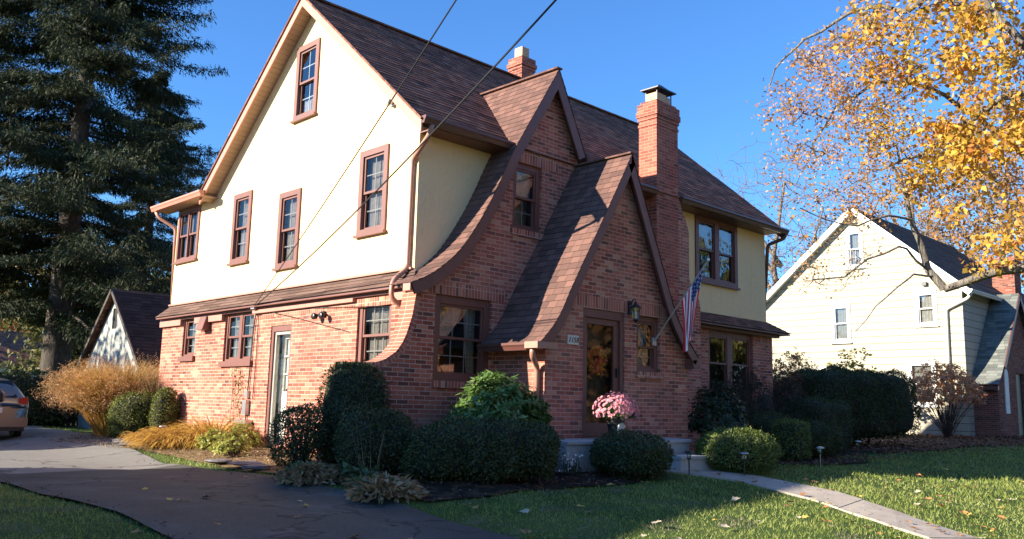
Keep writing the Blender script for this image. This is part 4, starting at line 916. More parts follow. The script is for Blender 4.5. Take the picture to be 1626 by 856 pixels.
# ------------------------------------------------------------------ flag on a slanted pole
def flag():
    b=Vector((4.24,-1.58,1.70)); tip=Vector((4.62,-2.45,3.10))
    t=thing('flag','striped red white and blue flag hanging from a slanted pole by the entrance','flag',b)
    mb=MB(); mb.tube([b,tip],.014,8); pole=mb.build('pole',M['galv'],t); 
    mb=MB(); mb.box(b.x-.05,b.x+.05,-1.585,-1.551,b.z-.09,b.z+.05); mb.tube([b,b+(tip-b)*.09],.024,8); mb.build('bracket',M['galv'],t)
    mb=MB(); mb.blob(tip+(tip-b).normalized()*.03,(.03,.03,.03),n=6,rough=0); mb.build('finial',M['white'],pole)
    # cloth: u along the hoist (down the pole), v along the fly (hanging down and gathered)
    red=plain('flag red',(.68,.02,.03),.75,var=.06); whi=plain('flag white',(.86,.84,.82),.75,var=.04); blu=plain('flag blue',(.02,.03,.14),.75,var=.06)
    mb=MB(); nu,nv=52,40; d=(b-tip).normalized(); h=.78; fly=1.12
    top=tip+d*.06
    def P(i,j):
        s=i/nu; f=j/nv
        p=top+d*(h*s)                       # hoist along the pole
        drop=fly*f*(1-.10*s)
        gather=(1-.62*f**.7)
        side=d*(h*(.80-s)*(1-gather))
        q=p+Vector((0,0,-drop*(.96)))+Vector((side.x,side.y,side.z*.35))
        ph=s*17+f*2.2
        q+=Vector((.55,.83,0))*(.045*math.sin(ph)*(f**.6))+Vector((.83,-.55,0))*(.03*math.cos(ph*.8)*f)
        return q
    for i in range(nu):
        for j in range(nv):
            stripe=int(13*(i+.5)/nu); mi=0 if stripe%2==0 else 1
            if i<nu*7/13 and j<nv*.34:
                mi=2
                ci,cj=(i+.5)/(nu*7/13)*9,(j+.5)/(nv*.34)*11
                if int(ci)%2==int(cj)%2 and .0<(ci%1) and int(ci)%2==0 : mi=1 if (ci%1<.55 and cj%1<.6) else 2
            mb.face([P(i,j),P(i,j+1),P(i+1,j+1),P(i+1,j)],mi=mi)
    mb.build('cloth',[red,whi,blu],t,smooth=True)
flag()
# ------------------------------------------------------------------ solar path lights
def path_light():
    t=thing('path_light','black solar path light','path light',(0,0,0))
    mb=MB(); mb.tube([(0,0,-.05),(0,0,.25)],.010,8); mb.build('stake',M['black'],t)
    mb=MB(); mb.lathe([(.02,.24),(.034,.25),(.034,.262)],12); mb.build('base_ring',M['black'],t)
    mb=MB(); mb.lathe([(.030,.262),(.042,.335)],10); mb.build('lamp_glass',M['lampglass'],t)
    mb=MB(); mb.lathe([(.045,.335),(.075,.338),(.078,.345),(.05,.362),(.03,.366),(0.001,.367)],14); mb.build('cap',M['black'],t,smooth=True)
    return t
pl0=path_light(); G_='solar lights along the walk and beds'
for i,(x,y,rx,lab,mt) in enumerate([(2.70,-3.34,0,'black solar path light at the grass edge beside the round hedge ball','b'),(3.81,-3.60,0,'solar path light in front of the bright sunlit round bush','s'),(6.91,-3.31,-.07,'leaning silver solar path light with fallen leaves at its foot','s'),(9.86,-2.70,0,'solar path light farthest along the bed near the tall hedge','s'),(-.39,-3.22,0,'dim solar path light in the soil beside the large clipped hedge','s'),(-1.15,6.35,0,'solar path light between the golden plants and the ball shrub','s')]):
    o=pl0 if i==0 else copy_tree(pl0); o.location=(x,y,G(x,y)); o.rotation_euler=(rx,.03*math.sin(i*3),i); tag(o,lab,'path light',G_)
    if mt=='s':
        for c in o.children:
            if c.name.startswith('cap') or (rx and c.name.startswith('stake')):
                c.data=c.data.copy(); c.data.materials.clear(); c.data.materials.append(M['galv'])
# black post at the left edge of the lawn
t=thing('lamp_post','slim black post standing at the left edge of the driveway','post',(-5.53,.75,G(-5.53,.75)))
mb=MB(); z=t.location.z; mb.tube([(-5.53,.75,z-.1),(-5.53,.75,z+.98)],.03,10); mb.build('shaft',M['black'],t)
mb=MB(); mb.lathe([(.05,z+.98),(.07,z+1.0),(.07,z+1.08),(.02,z+1.13)],12,(-5.53,.75)); mb.build('cap',M['black'],t)
# ------------------------------------------------------------------ overhead wires from the bracket to a utility pole behind the viewer
def wire(a,b,sag,r,lab):
    mb=MB(); a,b=Vector(a),Vector(b); mb.tube([a.lerp(b,i/40)-Vector((0,0,sag*4*(i/40)*(1-i/40))) for i in range(41)],r,6)
    tag(mb.build('overhead_wire',M['rubber'],base=a),lab,'wire','overhead wires to the side wall')
wire((-.24,4.75,2.28),(-8.2,-19.2,8.1),.35,.009,'thin overhead wire reaching the side wall, left one of the pair')
wire((-.24,4.72,2.28),(-6.9,-20.7,8.6),.75,.011,'sagging overhead wire crossing the dormer and eave, right one of the pair')
t=thing('utility_pole','wooden utility pole carrying the house wires','pole',(-7.6,-20.2,-1.3)); mb=MB(); mb.tube([(-7.6,-20.2,-1.4),(-7.6,-20.2,9.3)],[.17,.12],12); mb.build('shaft',M['fence'],t)
mb=MB(); mb.bar((-8.8,-19.8,8.4),(-6.4,-20.8,8.4),.1,.12); mb.build('cross_arm',M['fence'],t)
# unseen next-door house on the left, shaped to shade the front garden
H=thing('unseen_neighbour_house','unseen pale gabled house next door, shaped to shade the drive','house',(-12,-2,-.7))
x0,x1=-19,-11
mb=MB(); mb.box(x0,x1,-2.6,3.5,-.9,2.3); mb.face([(x1,-2.6,2.3),(x1,3.5,2.3),(x1,3.5,6.5)]); mb.face([(x0,-2.6,2.3),(x0,3.5,2.3),(x0,3.5,6.5)][::-1]); mb.face([(x1,3.5,2.3),(x0,3.5,2.3),(x0,3.5,6.5),(x1,3.5,6.5)]); mb.build('wall',M['stucco2'],H)
mb=MB(); mb.box(x0,x1-.02,3.52,6.2,-.9,2.5); mb.face([(x1-.02,3.52,2.5),(x1-.02,6.2,2.5),(x1-.02,3.52,4.3)]); mb.build('rear_wing',M['stucco2'],H)
mb=MB(); courses(mb,panel_rows((x0-.2,-2.9,2.2),(x1+.1,-2.9,2.2),(x1+.1,3.6,6.7),(x0-.2,3.6,6.7)),useg=4); courses(mb,panel_rows((x1+.1,6.4,2.4),(x0-.2,6.4,2.4),(x0-.2,3.55,4.4),(x1+.1,3.55,4.4)),useg=4); mb.build('roof',M['roof_dark'],H)
H=H2
# ------------------------------------------------------------------ vegetation
def quads_mesh(name,V,mat,parent=None,base=(0,0,0),tri=False,smooth=False):
    """V: (n,k,3) world coords"""
    n,k,_=V.shape; base=np.array(base,dtype=np.float32)
    co=(V.reshape(-1,3)-base).astype(np.float32)
    me=bpy.data.meshes.new(name); me.vertices.add(n*k); me.vertices.foreach_set('co',co.ravel())
    me.loops.add(n*k); me.loops.foreach_set('vertex_index',np.arange(n*k,dtype=np.int32)); me.polygons.add(n)
    me.polygons.foreach_set('loop_start',np.arange(0,n*k,k,dtype=np.int32)); me.polygons.foreach_set('loop_total',np.full(n,k,dtype=np.int32))
    me.update(calc_edges=True); me.materials.append(mat)
    o=bpy.data.objects.new(name,me); COL.objects.link(o)
    if parent: o.parent=parent
    else: o.location=base.tolist()
    return o
def unit(v): return v/np.maximum(np.linalg.norm(v,axis=-1,keepdims=True),1e-9)
def leaves(P,D,Nn,L,Wd,fold=.15):
    """rhombic leaves at P growing along D with face normal roughly Nn"""
    D=unit(D); S=unit(np.cross(D,Nn)); U=np.cross(S,D)
    L=np.asarray(L).reshape(-1,1); Wd=np.asarray(Wd).reshape(-1,1)
    a=P; b=P+D*L*.45+S*Wd*.5+U*L*fold; c=P+D*L; d=P+D*L*.45-S*Wd*.5+U*L*fold
    return np.stack([a,b,c,d],1)
def rdir(n): return unit(rng.normal(size=(n,3)))
def lump(p,seed,f=1.0):
    r=np.random.default_rng(seed); q=0
    for k in range(7):
        w_=r.normal(size=3)*f*(2+k*1.1); q=q+np.sin(p@w_+r.uniform(0,6))/(1.3+.5*k)
    return q/3
def superell(n,dims,e):
    """points+normals on a rounded box: dims half sizes, e exponent (2 = ellipsoid, bigger = boxier)"""
    u=rdir(n); k=(np.abs(u)**e).sum(1)**(-1/e); p=u*k[:,None]; nn=unit(np.sign(p)*np.abs(p)**(e-1)/np.array(dims)); return p*np.array(dims),nn
HM={}
HM['yew']=leaf_mat('dark yew needles',[(.020,.038,.012),(.040,.066,.020),(.060,.088,.026),(.10,.085,.035),(.09,.12,.04)],.5,.2,.4,clump=.5,cscale=3.5)
HM['box']=leaf_mat('bright boxwood leaves',[(.07,.11,.02),(.12,.17,.035),(.17,.22,.05),(.25,.28,.08)],.45,.25,.4)
HM['olive']=leaf_mat('olive arborvitae sprays',[(.09,.11,.02),(.14,.16,.03),(.19,.20,.045)],.6,.2,.3)
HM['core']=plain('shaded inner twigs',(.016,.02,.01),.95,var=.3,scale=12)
HM['bark']=plain('brown twigs',(.06,.04,.03),.9,var=.3,scale=12)
def hedge(label,xy,dims,zc=None,e=3.2,mat='yew',dens=2600,ls=.045,group=None,cat='clipped shrub',rz=0,seed=1,lumps=.06,core=.93,holes=0,name='clipped_shrub',trunks=0,zbot=None,hang=0):
    x,y=xy; g=G(x,y); a,b,c=dims; zc=g+c+.02 if zc is None else zc
    t=thing(name,label,cat,(x,y,g),0,group)
    area=4*math.pi*((a*b)**1.6+(a*c)**1.6+(b*c)**1.6)**(1/1.6)/3**(1/1.6)*1.15; n=int(area*dens)
    p,nn=superell(n,dims,e); l=lump(p/np.array([1,1,1.0]),seed,1.3); l2=lump(p,seed+5,5)
    p=p+nn*(l*lumps*1.7+l2*.04+lump(p,seed+2,2.4)*.03)[:,None]
    keep=p[:,2]>-c*.97
    if hang: keep&=~((p[:,2]<-c*.35)&(l2>.2))
    p=p+nn*(-np.abs(rng.normal(0,.035,size=(n,1)))+(rng.uniform(size=(n,1))<.03)*rng.uniform(.02,.09,(n,1)))+nn*(np.clip(lump(p,seed+3,9)-.35,0,1)*-.10)[:,None]
    if holes:
        hh=lump(p,seed+9,3.2); keep&=~((hh>.30)&(p[:,2]<c*.35))
    p,nn=p[keep],nn[keep]
    cs,sn=math.cos(rz),math.sin(rz); Rz=np.array([[cs,sn,0],[-sn,cs,0],[0,0,1]])
    p=p@Rz; nn=nn@Rz; m_=len(p)
    D=unit(nn*.7+rdir(m_)*.95+np.array([0,0,.25])); Nn=unit(nn+rdir(m_)*.5)
    V=leaves(p+np.array([x,y,zc]),D,Nn,ls*rng.uniform(.6,1.4,m_),ls*.42*rng.uniform(.7,1.3,m_))
    quads_mesh('foliage',V,HM[mat],t,(x,y,g))
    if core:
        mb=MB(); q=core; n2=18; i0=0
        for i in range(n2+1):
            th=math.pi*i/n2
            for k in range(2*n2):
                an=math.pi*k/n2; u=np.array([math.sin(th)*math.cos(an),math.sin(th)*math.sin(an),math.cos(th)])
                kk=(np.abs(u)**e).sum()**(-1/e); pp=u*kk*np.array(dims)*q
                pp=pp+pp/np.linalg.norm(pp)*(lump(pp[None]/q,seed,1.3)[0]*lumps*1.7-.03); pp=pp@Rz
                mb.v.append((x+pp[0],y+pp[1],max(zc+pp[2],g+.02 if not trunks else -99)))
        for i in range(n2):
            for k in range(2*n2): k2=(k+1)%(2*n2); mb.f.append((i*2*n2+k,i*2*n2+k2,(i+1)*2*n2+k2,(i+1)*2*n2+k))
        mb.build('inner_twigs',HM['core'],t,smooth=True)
    else:
        mb=MB(); rr=random.Random(seed)
        for k in range(26):
            tx,ty,tz=rr.uniform(-a,a)*.85,rr.uniform(-b,b)*.85,rr.uniform(-.2,c)*.8
            mb.tube([(x+rr.uniform(-.1,.1),y+rr.uniform(-.1,.1),g-.03),(x+tx*.5+rr.uniform(-.05,.05),y+ty*.5,zc+tz*.3-c*.35),(x+tx,y+ty,zc+tz)],[.016,.010,.004],5)
        mb.build('branches',HM['bark'],t)
        n3=int(n*.5); p3=rdir(n3)*rng.uniform(.35,.9,(n3,1))*np.array(dims)
        h3=lump(p3,seed+9,3.2); p3=p3[~((h3>.15)&(p3[:,2]<c*.3))]; m3=len(p3)
        quads_mesh('inner_foliage',leaves(p3+np.array([x,y,zc]),rdir(m3),rdir(m3),np.full(m3,ls),np.full(m3,ls*.45)),HM[mat],t,(x,y,g))
    if trunks:
        mb=MB(); rr=random.Random(seed)
        for k in range(trunks):
            ang=rr.uniform(0,6.28); tx=rr.uniform(-.85,.85)*a; ty=rr.uniform(-.6,.6)*b
            bx,by=tx*.75,ty*.6
            mb.tube([(x+bx,y+by,g-.05),(x+bx+rr.uniform(-.1,.1),y+by,g+.35),(x+tx,y+ty,zc-c*.3)],[.045,.035,.02],6)
        mb.build('stem',HM['bark'],t)
    return t
GR='clipped dark yew shrubs around the house'
hedge('tall rounded dark yew at the end of the low brick wing wall',(-1.50,-.72),(.42,.42,.74),zc=.23,e=3.6,seed=1,lumps=.07,group=GR)
hedge('loose dark yew with daylight showing through its lower twigs',(-2.16,-.50),(.40,.38,.41),zc=-.02,e=2.9,seed=2,holes=1,core=0,dens=2200,group=GR)
hedge('boxy dark yew with dry stalks in front of it',(-1.86,-1.76),(.42,.40,.44),zc=-.05,e=3.6,seed=3,lumps=.09,group=GR)
hedge('long flat topped dark yew in front of the rhododendron',(-.97,-2.74),(.93,.54,.38),zc=-.11,e=3.2,seed=4,lumps=.09,rz=-.5,dens=3000,group=GR)
hedge('small dark yew at the right end of the long flat topped one',(.22,-2.36),(.36,.34,.30),zc=-.12,e=3,seed=5,group=GR)
hedge('dark rounded yew ball in front of the grey stoop',(1.64,-3.08),(.55,.50,.31),zc=-.19,e=2.5,seed=6,lumps=.035,group=GR)
hedge('bright green sunlit boxwood mound beside the walkway',(4.42,-3.12),(.72,.55,.34),zc=-.17,e=2.5,mat='box',dens=3400,ls=.042,seed=7,lumps=.04)
hedge('small square clipped bush with one sunlit corner',(7.75,-2.30),(.33,.30,.37),zc=-.05,e=7,mat='box',dens=2600,seed=8,lumps=.03)
hedge('low dark clipped bush right of the small square one',(9.0,-2.1),(.66,.5,.34),zc=-.08,e=3,seed=9,group=GR)
hedge('wide flat dark bush behind the small square one',(8.5,-1.25),(.80,.5,.42),zc=.03,e=4,seed=10,group=GR)
hedge('box shaped dark hedge by the front right corner of the house',(11.2,-1.1),(.85,.6,.58),zc=.20,e=5,seed=11,dens=2000,group=GR)
hedge('dark shaggy hedge with open trunks along the lot line',(14.8,-.25),(2.1,.9,.90),zc=.74,e=5.5,seed=13,dens=1500,ls=.06,trunks=9,cat='hedge',name='hedge',rz=-.25,hang=1,lumps=.09)
hedge('dark tall hedge continuing behind toward the house corner',(13.6,2.2),(1.3,.8,.85),zc=.75,e=3.6,seed=14,dens=1300,ls=.06,trunks=6,cat='hedge',name='hedge',lumps=.12)
hedge('round olive green ball shrub half hidden by tall grasses',(-.62,8.95),(.60,.52,.50),zc=.06,e=2.8,mat='olive',seed=15,dens=2200,lumps=.04)
hedge('upright egg shaped olive shrub against the brick side wall',(-.42,8.05),(.27,.27,.56),zc=.14,e=2.4,mat='olive',seed=16,dens=2400,lumps=.02)
# boundary hedge behind the car
hedge('long dark hedge behind the parked car',(-2.6,18.0),(3.6,.8,.85),zc=.25,e=4,seed=17,dens=700,ls=.09,cat='hedge',name='hedge',lumps=.15)

hedge('unseen tall rough evergreen hedge added to shade the rear drive',(-9.6,14.2),(1.0,3.6,1.9),zc=1.4,e=4,seed=18,dens=260,ls=.12,cat='hedge',name='hedge',lumps=.15)  # added out of view so the far drive and car fall into shade
# --- broad leaved shrubs: clusters of leaves on stems
def shrub(name,label,cat,xy,dims,nst,per,L,W,mat,zc,seed,droop=.2,stem=.008,group=None,fill=.0,up=.3,upper=True,stride=2):
    x,y=xy; g=G(x,y); t=thing(name,label,cat,(x,y,g),0,group); r=np.random.default_rng(seed)
    u=unit(r.normal(size=(nst,3))); 
    if upper: u[:,2]=np.abs(u[:,2])*1.0-.15
    rad=r.uniform(.55 if not fill else .25,1.0,(nst,1))**.7
    tips=u*rad*np.array(dims)*(1+.12*lump(u,seed,1.5)[:,None])+np.array([x,y,zc])
    tips=tips[tips[:,2]>g+.08]
    mb=MB(); base=np.array([x,y,g])
    for q in tips[::stride]:
        o=base+r.normal(0,.06,3)*np.array([1,1,0]); mid=(o+q)/2+np.array([0,0,.08])
        mb.tube([tuple(o),tuple(mid),tuple(q)],[stem,stem*.7,stem*.35],4,cap=False)
    mb.build('branches',HM['bark'],t)
    P=np.repeat(tips,per,0); m_=len(P); out=unit(P-np.array([x,y,zc-.1*dims[2]])); out=unit(out+np.array([0,0,up]))
    ang=r.uniform(0,2*np.pi,m_); a=unit(np.cross(out,np.array([.3,.2,1.0]))); b=np.cross(out,a)
    sd_=a*np.cos(ang)[:,None]+b*np.sin(ang)[:,None]
    D=unit(sd_+out*r.uniform(-.1,.7,(m_,1))-np.array([0,0,droop])); P=P+out*r.uniform(-.08,.02,(m_,1))+sd_*.01
    V=leaves(P,D,unit(out+r.normal(0,.35,(m_,3))),L*r.uniform(.6,1.25,m_),W*r.uniform(.7,1.2,m_),fold=-.06)
    quads_mesh('foliage',V,mat,t,(x,y,g)); return t
rho=leaf_mat('rhododendron leaves',[(.06,.12,.02),(.10,.18,.04),(.15,.25,.06),(.24,.33,.12)],.30,.25,.5)
shrub('rhododendron','leafy rhododendron lit by the sun below the big front window','shrub',(.66,-1.36),(.88,.62,.86),420,11,.135,.05,rho,.25,21,droop=.1)
nan_=leaf_mat('dark nandina leaves',[(.015,.032,.012),(.03,.055,.02),(.045,.075,.03),(.06,.05,.03)],.45,.25,.4)
shrub('leafy_shrub','dark leafy shrub with a bright sprig right of the entrance gable','shrub',(6.0,-1.75),(.68,.55,.95),300,9,.13,.04,nan_,.25,22,droop=.35)
fin=leaf_mat('fine dark foliage',[(.018,.026,.014),(.035,.045,.024),(.05,.06,.03),(.07,.055,.035)],.6,.2,.3)
shrub('leafy_shrub','wispy dark shrub covering the lower right window','shrub',(8.35,-.95),(1.0,.62,1.3),700,12,.06,.014,fin,.40,23,droop=.5)
shrub('leafy_shrub','wispy dark shrub at the front right corner of the brick wall','shrub',(10.55,-.75),(.85,.6,1.1),520,12,.06,.014,fin,.35,24,droop=.5)
rb=leaf_mat('bronze red leaves',[(.10,.035,.02),(.20,.07,.035),(.30,.13,.05),(.16,.10,.04)],.5,.35,.3)
shrub('bronze_bush','small bronze leaved bush beside the house corner','shrub',(12.3,.3),(.7,.6,.9),150,7,.075,.035,rb,1.0,25)
shrub('bronze_bush','orange tinged bush rising above the dark hedge','shrub',(17.2,2.6),(1.2,.9,1.2),220,8,.09,.05,leaf_mat('orange bush leaves',[(.30,.12,.04),(.42,.20,.06),(.26,.16,.05)],.5,.35,.3),1.5,26)
shrub('leafy_sapling','yellow green leafy shoots above the tall hedge','shrub',(20.6,2.3),(1.1,.8,1.4),60,7,.16,.09,leaf_mat('yellow green leaves',[(.16,.17,.04),(.24,.24,.06),(.10,.12,.03)],.45,.4,.3),1.7,27)
shrub('autumn_bush','open branching bush with rust coloured leaves before the cream house','shrub',(22.2,-.15),(1.75,1.2,1.45),620,9,.10,.055,leaf_mat('rust leaves',[(.42,.17,.08),(.55,.27,.13),(.60,.38,.22),(.32,.14,.08)],.5,.5,.3),1.15,28,stem=.012,stride=9)
shrub('barberry','low dark red barberry under the brick entrance of the cream house','shrub',(23.3,-3.2),(1.6,1.1,.85),700,8,.05,.025,leaf_mat('barberry leaves',[(.05,.012,.010),(.10,.025,.015),(.16,.05,.02)],.5,.2,.3),.3,29,fill=1)
# --- mums in a pot
t=thing('potted_mums','pink chrysanthemums in a black pot on the stoop','potted plant',(2.50,-2.10,0.0))
mb=MB(); mb.lathe([(.09,0),(.10,.02),(.135,.26),(.15,.27),(.15,.30),(.13,.30),(.12,.22)],20,(2.50,-2.10)); mb.build('pot',M['black'],t,smooth=False)
mb=MB(); mb.blob((2.50,-2.22,.20),(.075,.02,.085),seed=3,n=6,rough=.25); mb.blob((2.44,-2.22,.12),(.05,.015,.07),seed=4,n=6,rough=.25); mb.build('ribbon',M['lace'],t,smooth=True)
n=2600; u=rdir(n); u[:,2]=np.abs(u[:,2])-.35; p=u*rng.uniform(.5,1,(n,1))*np.array([.29,.29,.25])+np.array([2.50,-2.10,.42])
quads_mesh('foliage',leaves(p,unit(u+rdir(n)*.6),unit(u+rdir(n)),np.full(n,.05),np.full(n,.025)),leaf_mat('mum leaves',[(.07,.11,.03),(.11,.16,.05),(.15,.20,.07)],.5,.25),t,(2.50,-2.10,0))
pk=[(.80,.28,.36),(.88,.40,.46),(.92,.60,.60),(.84,.32,.40),(.62,.24,.26)]
nf=560; u=rdir(nf*3); u=u[u[:,2]>-.25][:nf]; nf=len(u); u=u[rng.uniform(size=nf)>.14]; nf=len(u); c=u*np.array([.34,.34,.28])*rng.uniform(.84,1.08,(nf,1))*(1+.10*lump(u,5,1.6)[:,None])+np.array([2.50,-2.10,.43]); pet=14
C=np.repeat(c,pet,0); Un=np.repeat(u,pet,0); a=unit(np.cross(Un,np.array([.1,.3,1.]))); b=np.cross(Un,a); an=np.tile(np.arange(pet)*2*np.pi/7+.3,nf)+rng.uniform(0,.3,nf*pet); lay=np.tile((np.arange(pet)>=7).astype(float),nf)
D=a*np.cos(an)[:,None]+b*np.sin(an)[:,None]+Un*(.25+.6*lay)[:,None]
quads_mesh('flowers',leaves(C,D,Un,(.034-.010*lay)*np.repeat(rng.uniform(.7,1.25,nf),pet),np.full(nf*pet,.018),fold=.05),leaf_mat('pink petals',pk,.6,.3),t,(2.50,-2.10,0))
# small white flowers by the stoop
t=thing('white_flowers','tiny white flowers in the soil against the stoop','flowers',(.75,-2.75,G(.75,-2.75))); n=70; p=np.stack([rng.normal(.75,.12,n),rng.normal(-2.75,.06,n),G(.75,-2.75)+rng.uniform(.03,.28,n)],1)
quads_mesh('petals',leaves(p,rdir(n),rdir(n),np.full(n,.035),np.full(n,.03)),M['white'],t,t.location[:])
n=90; p=np.stack([rng.normal(.75,.10,n),rng.normal(-2.75,.05,n),np.full(n,G(.75,-2.75))],1); quads_mesh('stems',leaves(p,np.array([[0,0,1.]])+rdir(n)*.25,rdir(n),rng.uniform(.08,.26,n),np.full(n,.012)),nan_,t,t.location[:])
# --- wreath on the front door
t=thing('door_wreath','autumn wreath of red and orange leaves with a bow behind the door glass','wreath',(2.86,-1.43,1.28))
n=900; an=rng.uniform(0,2*np.pi,n); rr_=rng.normal(.17,.035,n); p=np.stack([2.86+rr_*np.cos(an),np.full(n,-1.395)+rng.uniform(-.02,.04,n),1.28+rr_*np.sin(an)],1)
quads_mesh('leaf_ring',leaves(p,rdir(n),np.array([[0,-1,0.]])+rdir(n)*.5,np.full(n,.055),np.full(n,.035)),leaf_mat('wreath leaves',[(.80,.08,.04),(.85,.35,.05),(.88,.60,.08),(.45,.18,.05),(.65,.12,.20)],.6,.2),t,(2.86,-1.43,1.28))
mb=MB(); 
for s in(-1,1): mb.blob((2.86+s*.055,-1.43,1.27),(.05,.02,.045),seed=5,n=6,rough=.1); mb.bar((2.86+s*.02,-1.43,1.25),(2.86+s*.06,-1.435,1.05),.035,.01)
mb.build('bow',plain('red ribbon',(.55,.07,.03),.6),t)
# --- fountain grass
def blades(n,base,rad,length,spread,wid,droop,seed,nseg=5):
    r=np.random.default_rng(seed); a=r.uniform(0,2*np.pi,n); q=r.uniform(0,1,n)**.5
    b=np.stack([base[0]+rad*q*np.cos(a),base[1]+rad*q*np.sin(a),np.full(n,base[2])],1)
    a2=a+r.normal(0,.5,n); s=spread*(.25+.9*q)*r.uniform(.6,1.3,n); L=length*r.uniform(.6,1.08,n)
    d=unit(np.stack([np.cos(a2)*s,np.sin(a2)*s,np.ones(n)],1)); p=b.copy(); W=wid*r.uniform(.7,1.3,n); side=unit(np.cross(d,np.array([0,0,1.]))+r.normal(0,.3,(n,3)))
    V=[]; 
    for k in range(nseg):
        w0=W*(1-k/nseg)**.6; w1=W*(1-(k+1)/nseg)**.6+.0006
        p2=p+d*(L/nseg)[:,None]
        V.append(np.stack([p-side*w0[:,None],p+side*w0[:,None],p2+side*w1[:,None],p2-side*w1[:,None]],1))
        d=unit(d+np.array([0,0,-1.])*droop*((k+1)/nseg)**1.2*r.uniform(.6,1.3,(n,1))); p=p2
    return np.concatenate([np.stack([v[i] for v in V],0) for i in ()] ,0) if False else V
def strips_mesh(name,V,mat,parent,base):
    """V list of (n,4,3) segments -> one connected strip per blade so colour is per blade"""
    n=V[0].shape[0]; k=len(V)
    rows=[V[0][:,[0,1]]]+[v[:,[3,2]] for v in V]; A=np.stack(rows,1)   # n,k+1,2,3
    co=(A.reshape(-1,3)-np.array(base)).astype(np.float32); per=(k+1)*2
    f=np.array([[j*2,j*2+1,j*2+3,j*2+2] for j in range(k)]); F=(np.arange(n)[:,None,None]*per+f[None]).reshape(-1,4).astype(np.int32)
    me=bpy.data.meshes.new(name); me.vertices.add(len(co)); me.vertices.foreach_set('co',co.ravel()); me.loops.add(F.size); me.loops.foreach_set('vertex_index',F.ravel())
    me.polygons.add(len(F)); me.polygons.foreach_set('loop_start',np.arange(0,F.size,4,dtype=np.int32)); me.polygons.foreach_set('loop_total',np.full(len(F),4,dtype=np.int32)); me.update(calc_edges=True); me.materials.append(mat)
    o=bpy.data.objects.new(name,me); COL.objects.link(o)
    if parent: o.parent=parent
    else: o.location=base
    return o
gx,gy=-.42,10.5; g=G(gx,gy)
t=thing('ornamental_grass','huge tawny ornamental grass clump beside the driveway','grass clump',(gx,gy,g))
strips_mesh('blades',blades(12000,(gx,gy,g),.50,1.85,.46,.0085,.68,31),leaf_mat('tawny grass blades',[(.28,.22,.04),(.44,.29,.06),(.56,.32,.08),(.62,.35,.12),(.48,.20,.07)],.6,.35),t,(gx,gy,g))
# feathery rosy seed heads: shorter blades starting high
V=blades(2200,(gx,gy,g),.46,1.95,.46,.004,.62,32,7); tips=V[-1][:,2]; n=len(tips); k=6; P=np.repeat(tips,k,0)+rng.normal(0,.05,(n*k,3)); quads_mesh('seed_heads',leaves(P,rdir(n*k)+np.array([0,0,-.2]),rdir(n*k),np.full(n*k,.10),np.full(n*k,.009)),leaf_mat('rosy seed heads',[(.46,.22,.10),(.58,.32,.15),(.60,.42,.22)],.7,.4),t,(gx,gy,g))
strips_mesh('stalks',V,leaf_mat('pale grass stalks',[(.40,.22,.12),(.50,.33,.20),(.34,.22,.12)],.6,.35),t,(gx,gy,g))
gx,gy=.15,9.75; g=G(gx,gy); t=thing('dry_grass_clump','greyish dry grass clump against the rear house corner','grass clump',(gx,gy,g)); strips_mesh('blades',blades(1500,(gx,gy,g),.3,1.9,.6,.006,.4,33),leaf_mat('straw blades',[(.30,.25,.14),(.42,.36,.22),(.20,.20,.10)],.6,.3),t,(gx,gy,g))
# golden drooping clumps
gold=leaf_mat('golden drooping leaves',[(.40,.22,.035),(.58,.34,.05),(.62,.40,.10),(.45,.24,.06),(.34,.15,.05)],.55,.35)
for i,(x,y,r_,ln,n,lab) in enumerate([(-.75,4.95,.46,.85,2400,'tallest golden drooping perennial clump under the cable box'),(-1.15,6.35,.38,.55,1500,'golden drooping perennial clump nearest the egg shaped shrub'),(-1.35,5.25,.42,.62,1800,'low golden perennial clump spilling toward the driveway'),(-.55,6.0,.35,.7,1300,'golden drooping clump against the brick below the window')]):
    g=G(x,y); t=thing('golden_perennial',lab,'perennial',(x,y,g),0,'golden autumn perennials in the side bed'); strips_mesh('leaves',blades(n,(x,y,g),r_,ln,1.3,.012,.95,40+i),gold,t,(x,y,g))
lime=leaf_mat('lime green leaves',[(.20,.25,.04),(.32,.33,.06),(.40,.34,.09)],.5,.35)
for i,(x,y,s,lab) in enumerate([(-1.25,3.95,.3,'lime green low plant below the side door'),(-1.55,2.6,.35,'yellow green leafy plant beside the loose yew'),(-.55,4.2,.35,'scraggly green plant under the meter box')]):
    shrub('leafy_plant',lab,'plant',(x,y),(s,s,s*1.3),60,7,.09,.05,lime,G(x,y)+.12,50+i)
# climbing stems on the brick
t=thing('climbing_vine','thin climbing vine with a few leaves on the brick by the cables','vine',(-.13,5.3,-.4)); mb=MB(); rr=random.Random(3)
for k in range(3):
    pts=[(-.14,5.25+.1*k,-.4)]; 
    for j in range(9): p=pts[-1]; pts.append((-.14-.01*(j%2),p[1]+rr.uniform(-.09,.09),p[2]+rr.uniform(.12,.22)))
    mb.tube(pts,.005,4,cap=False)
mb.build('stems',HM['bark'],t); n=150; p=np.stack([np.full(n,-.16),5.35+rng.normal(0,.16,n),rng.uniform(-.3,1.1,n)],1); quads_mesh('leaves',leaves(p,rdir(n),np.array([[-1,0,0.]])+rdir(n)*.5,np.full(n,.06),np.full(n,.04)),leaf_mat('vine leaves',[(.25,.15,.05),(.2,.2,.07),(.35,.22,.10)],.6,.3),t,(-.13,5.3,-.4))
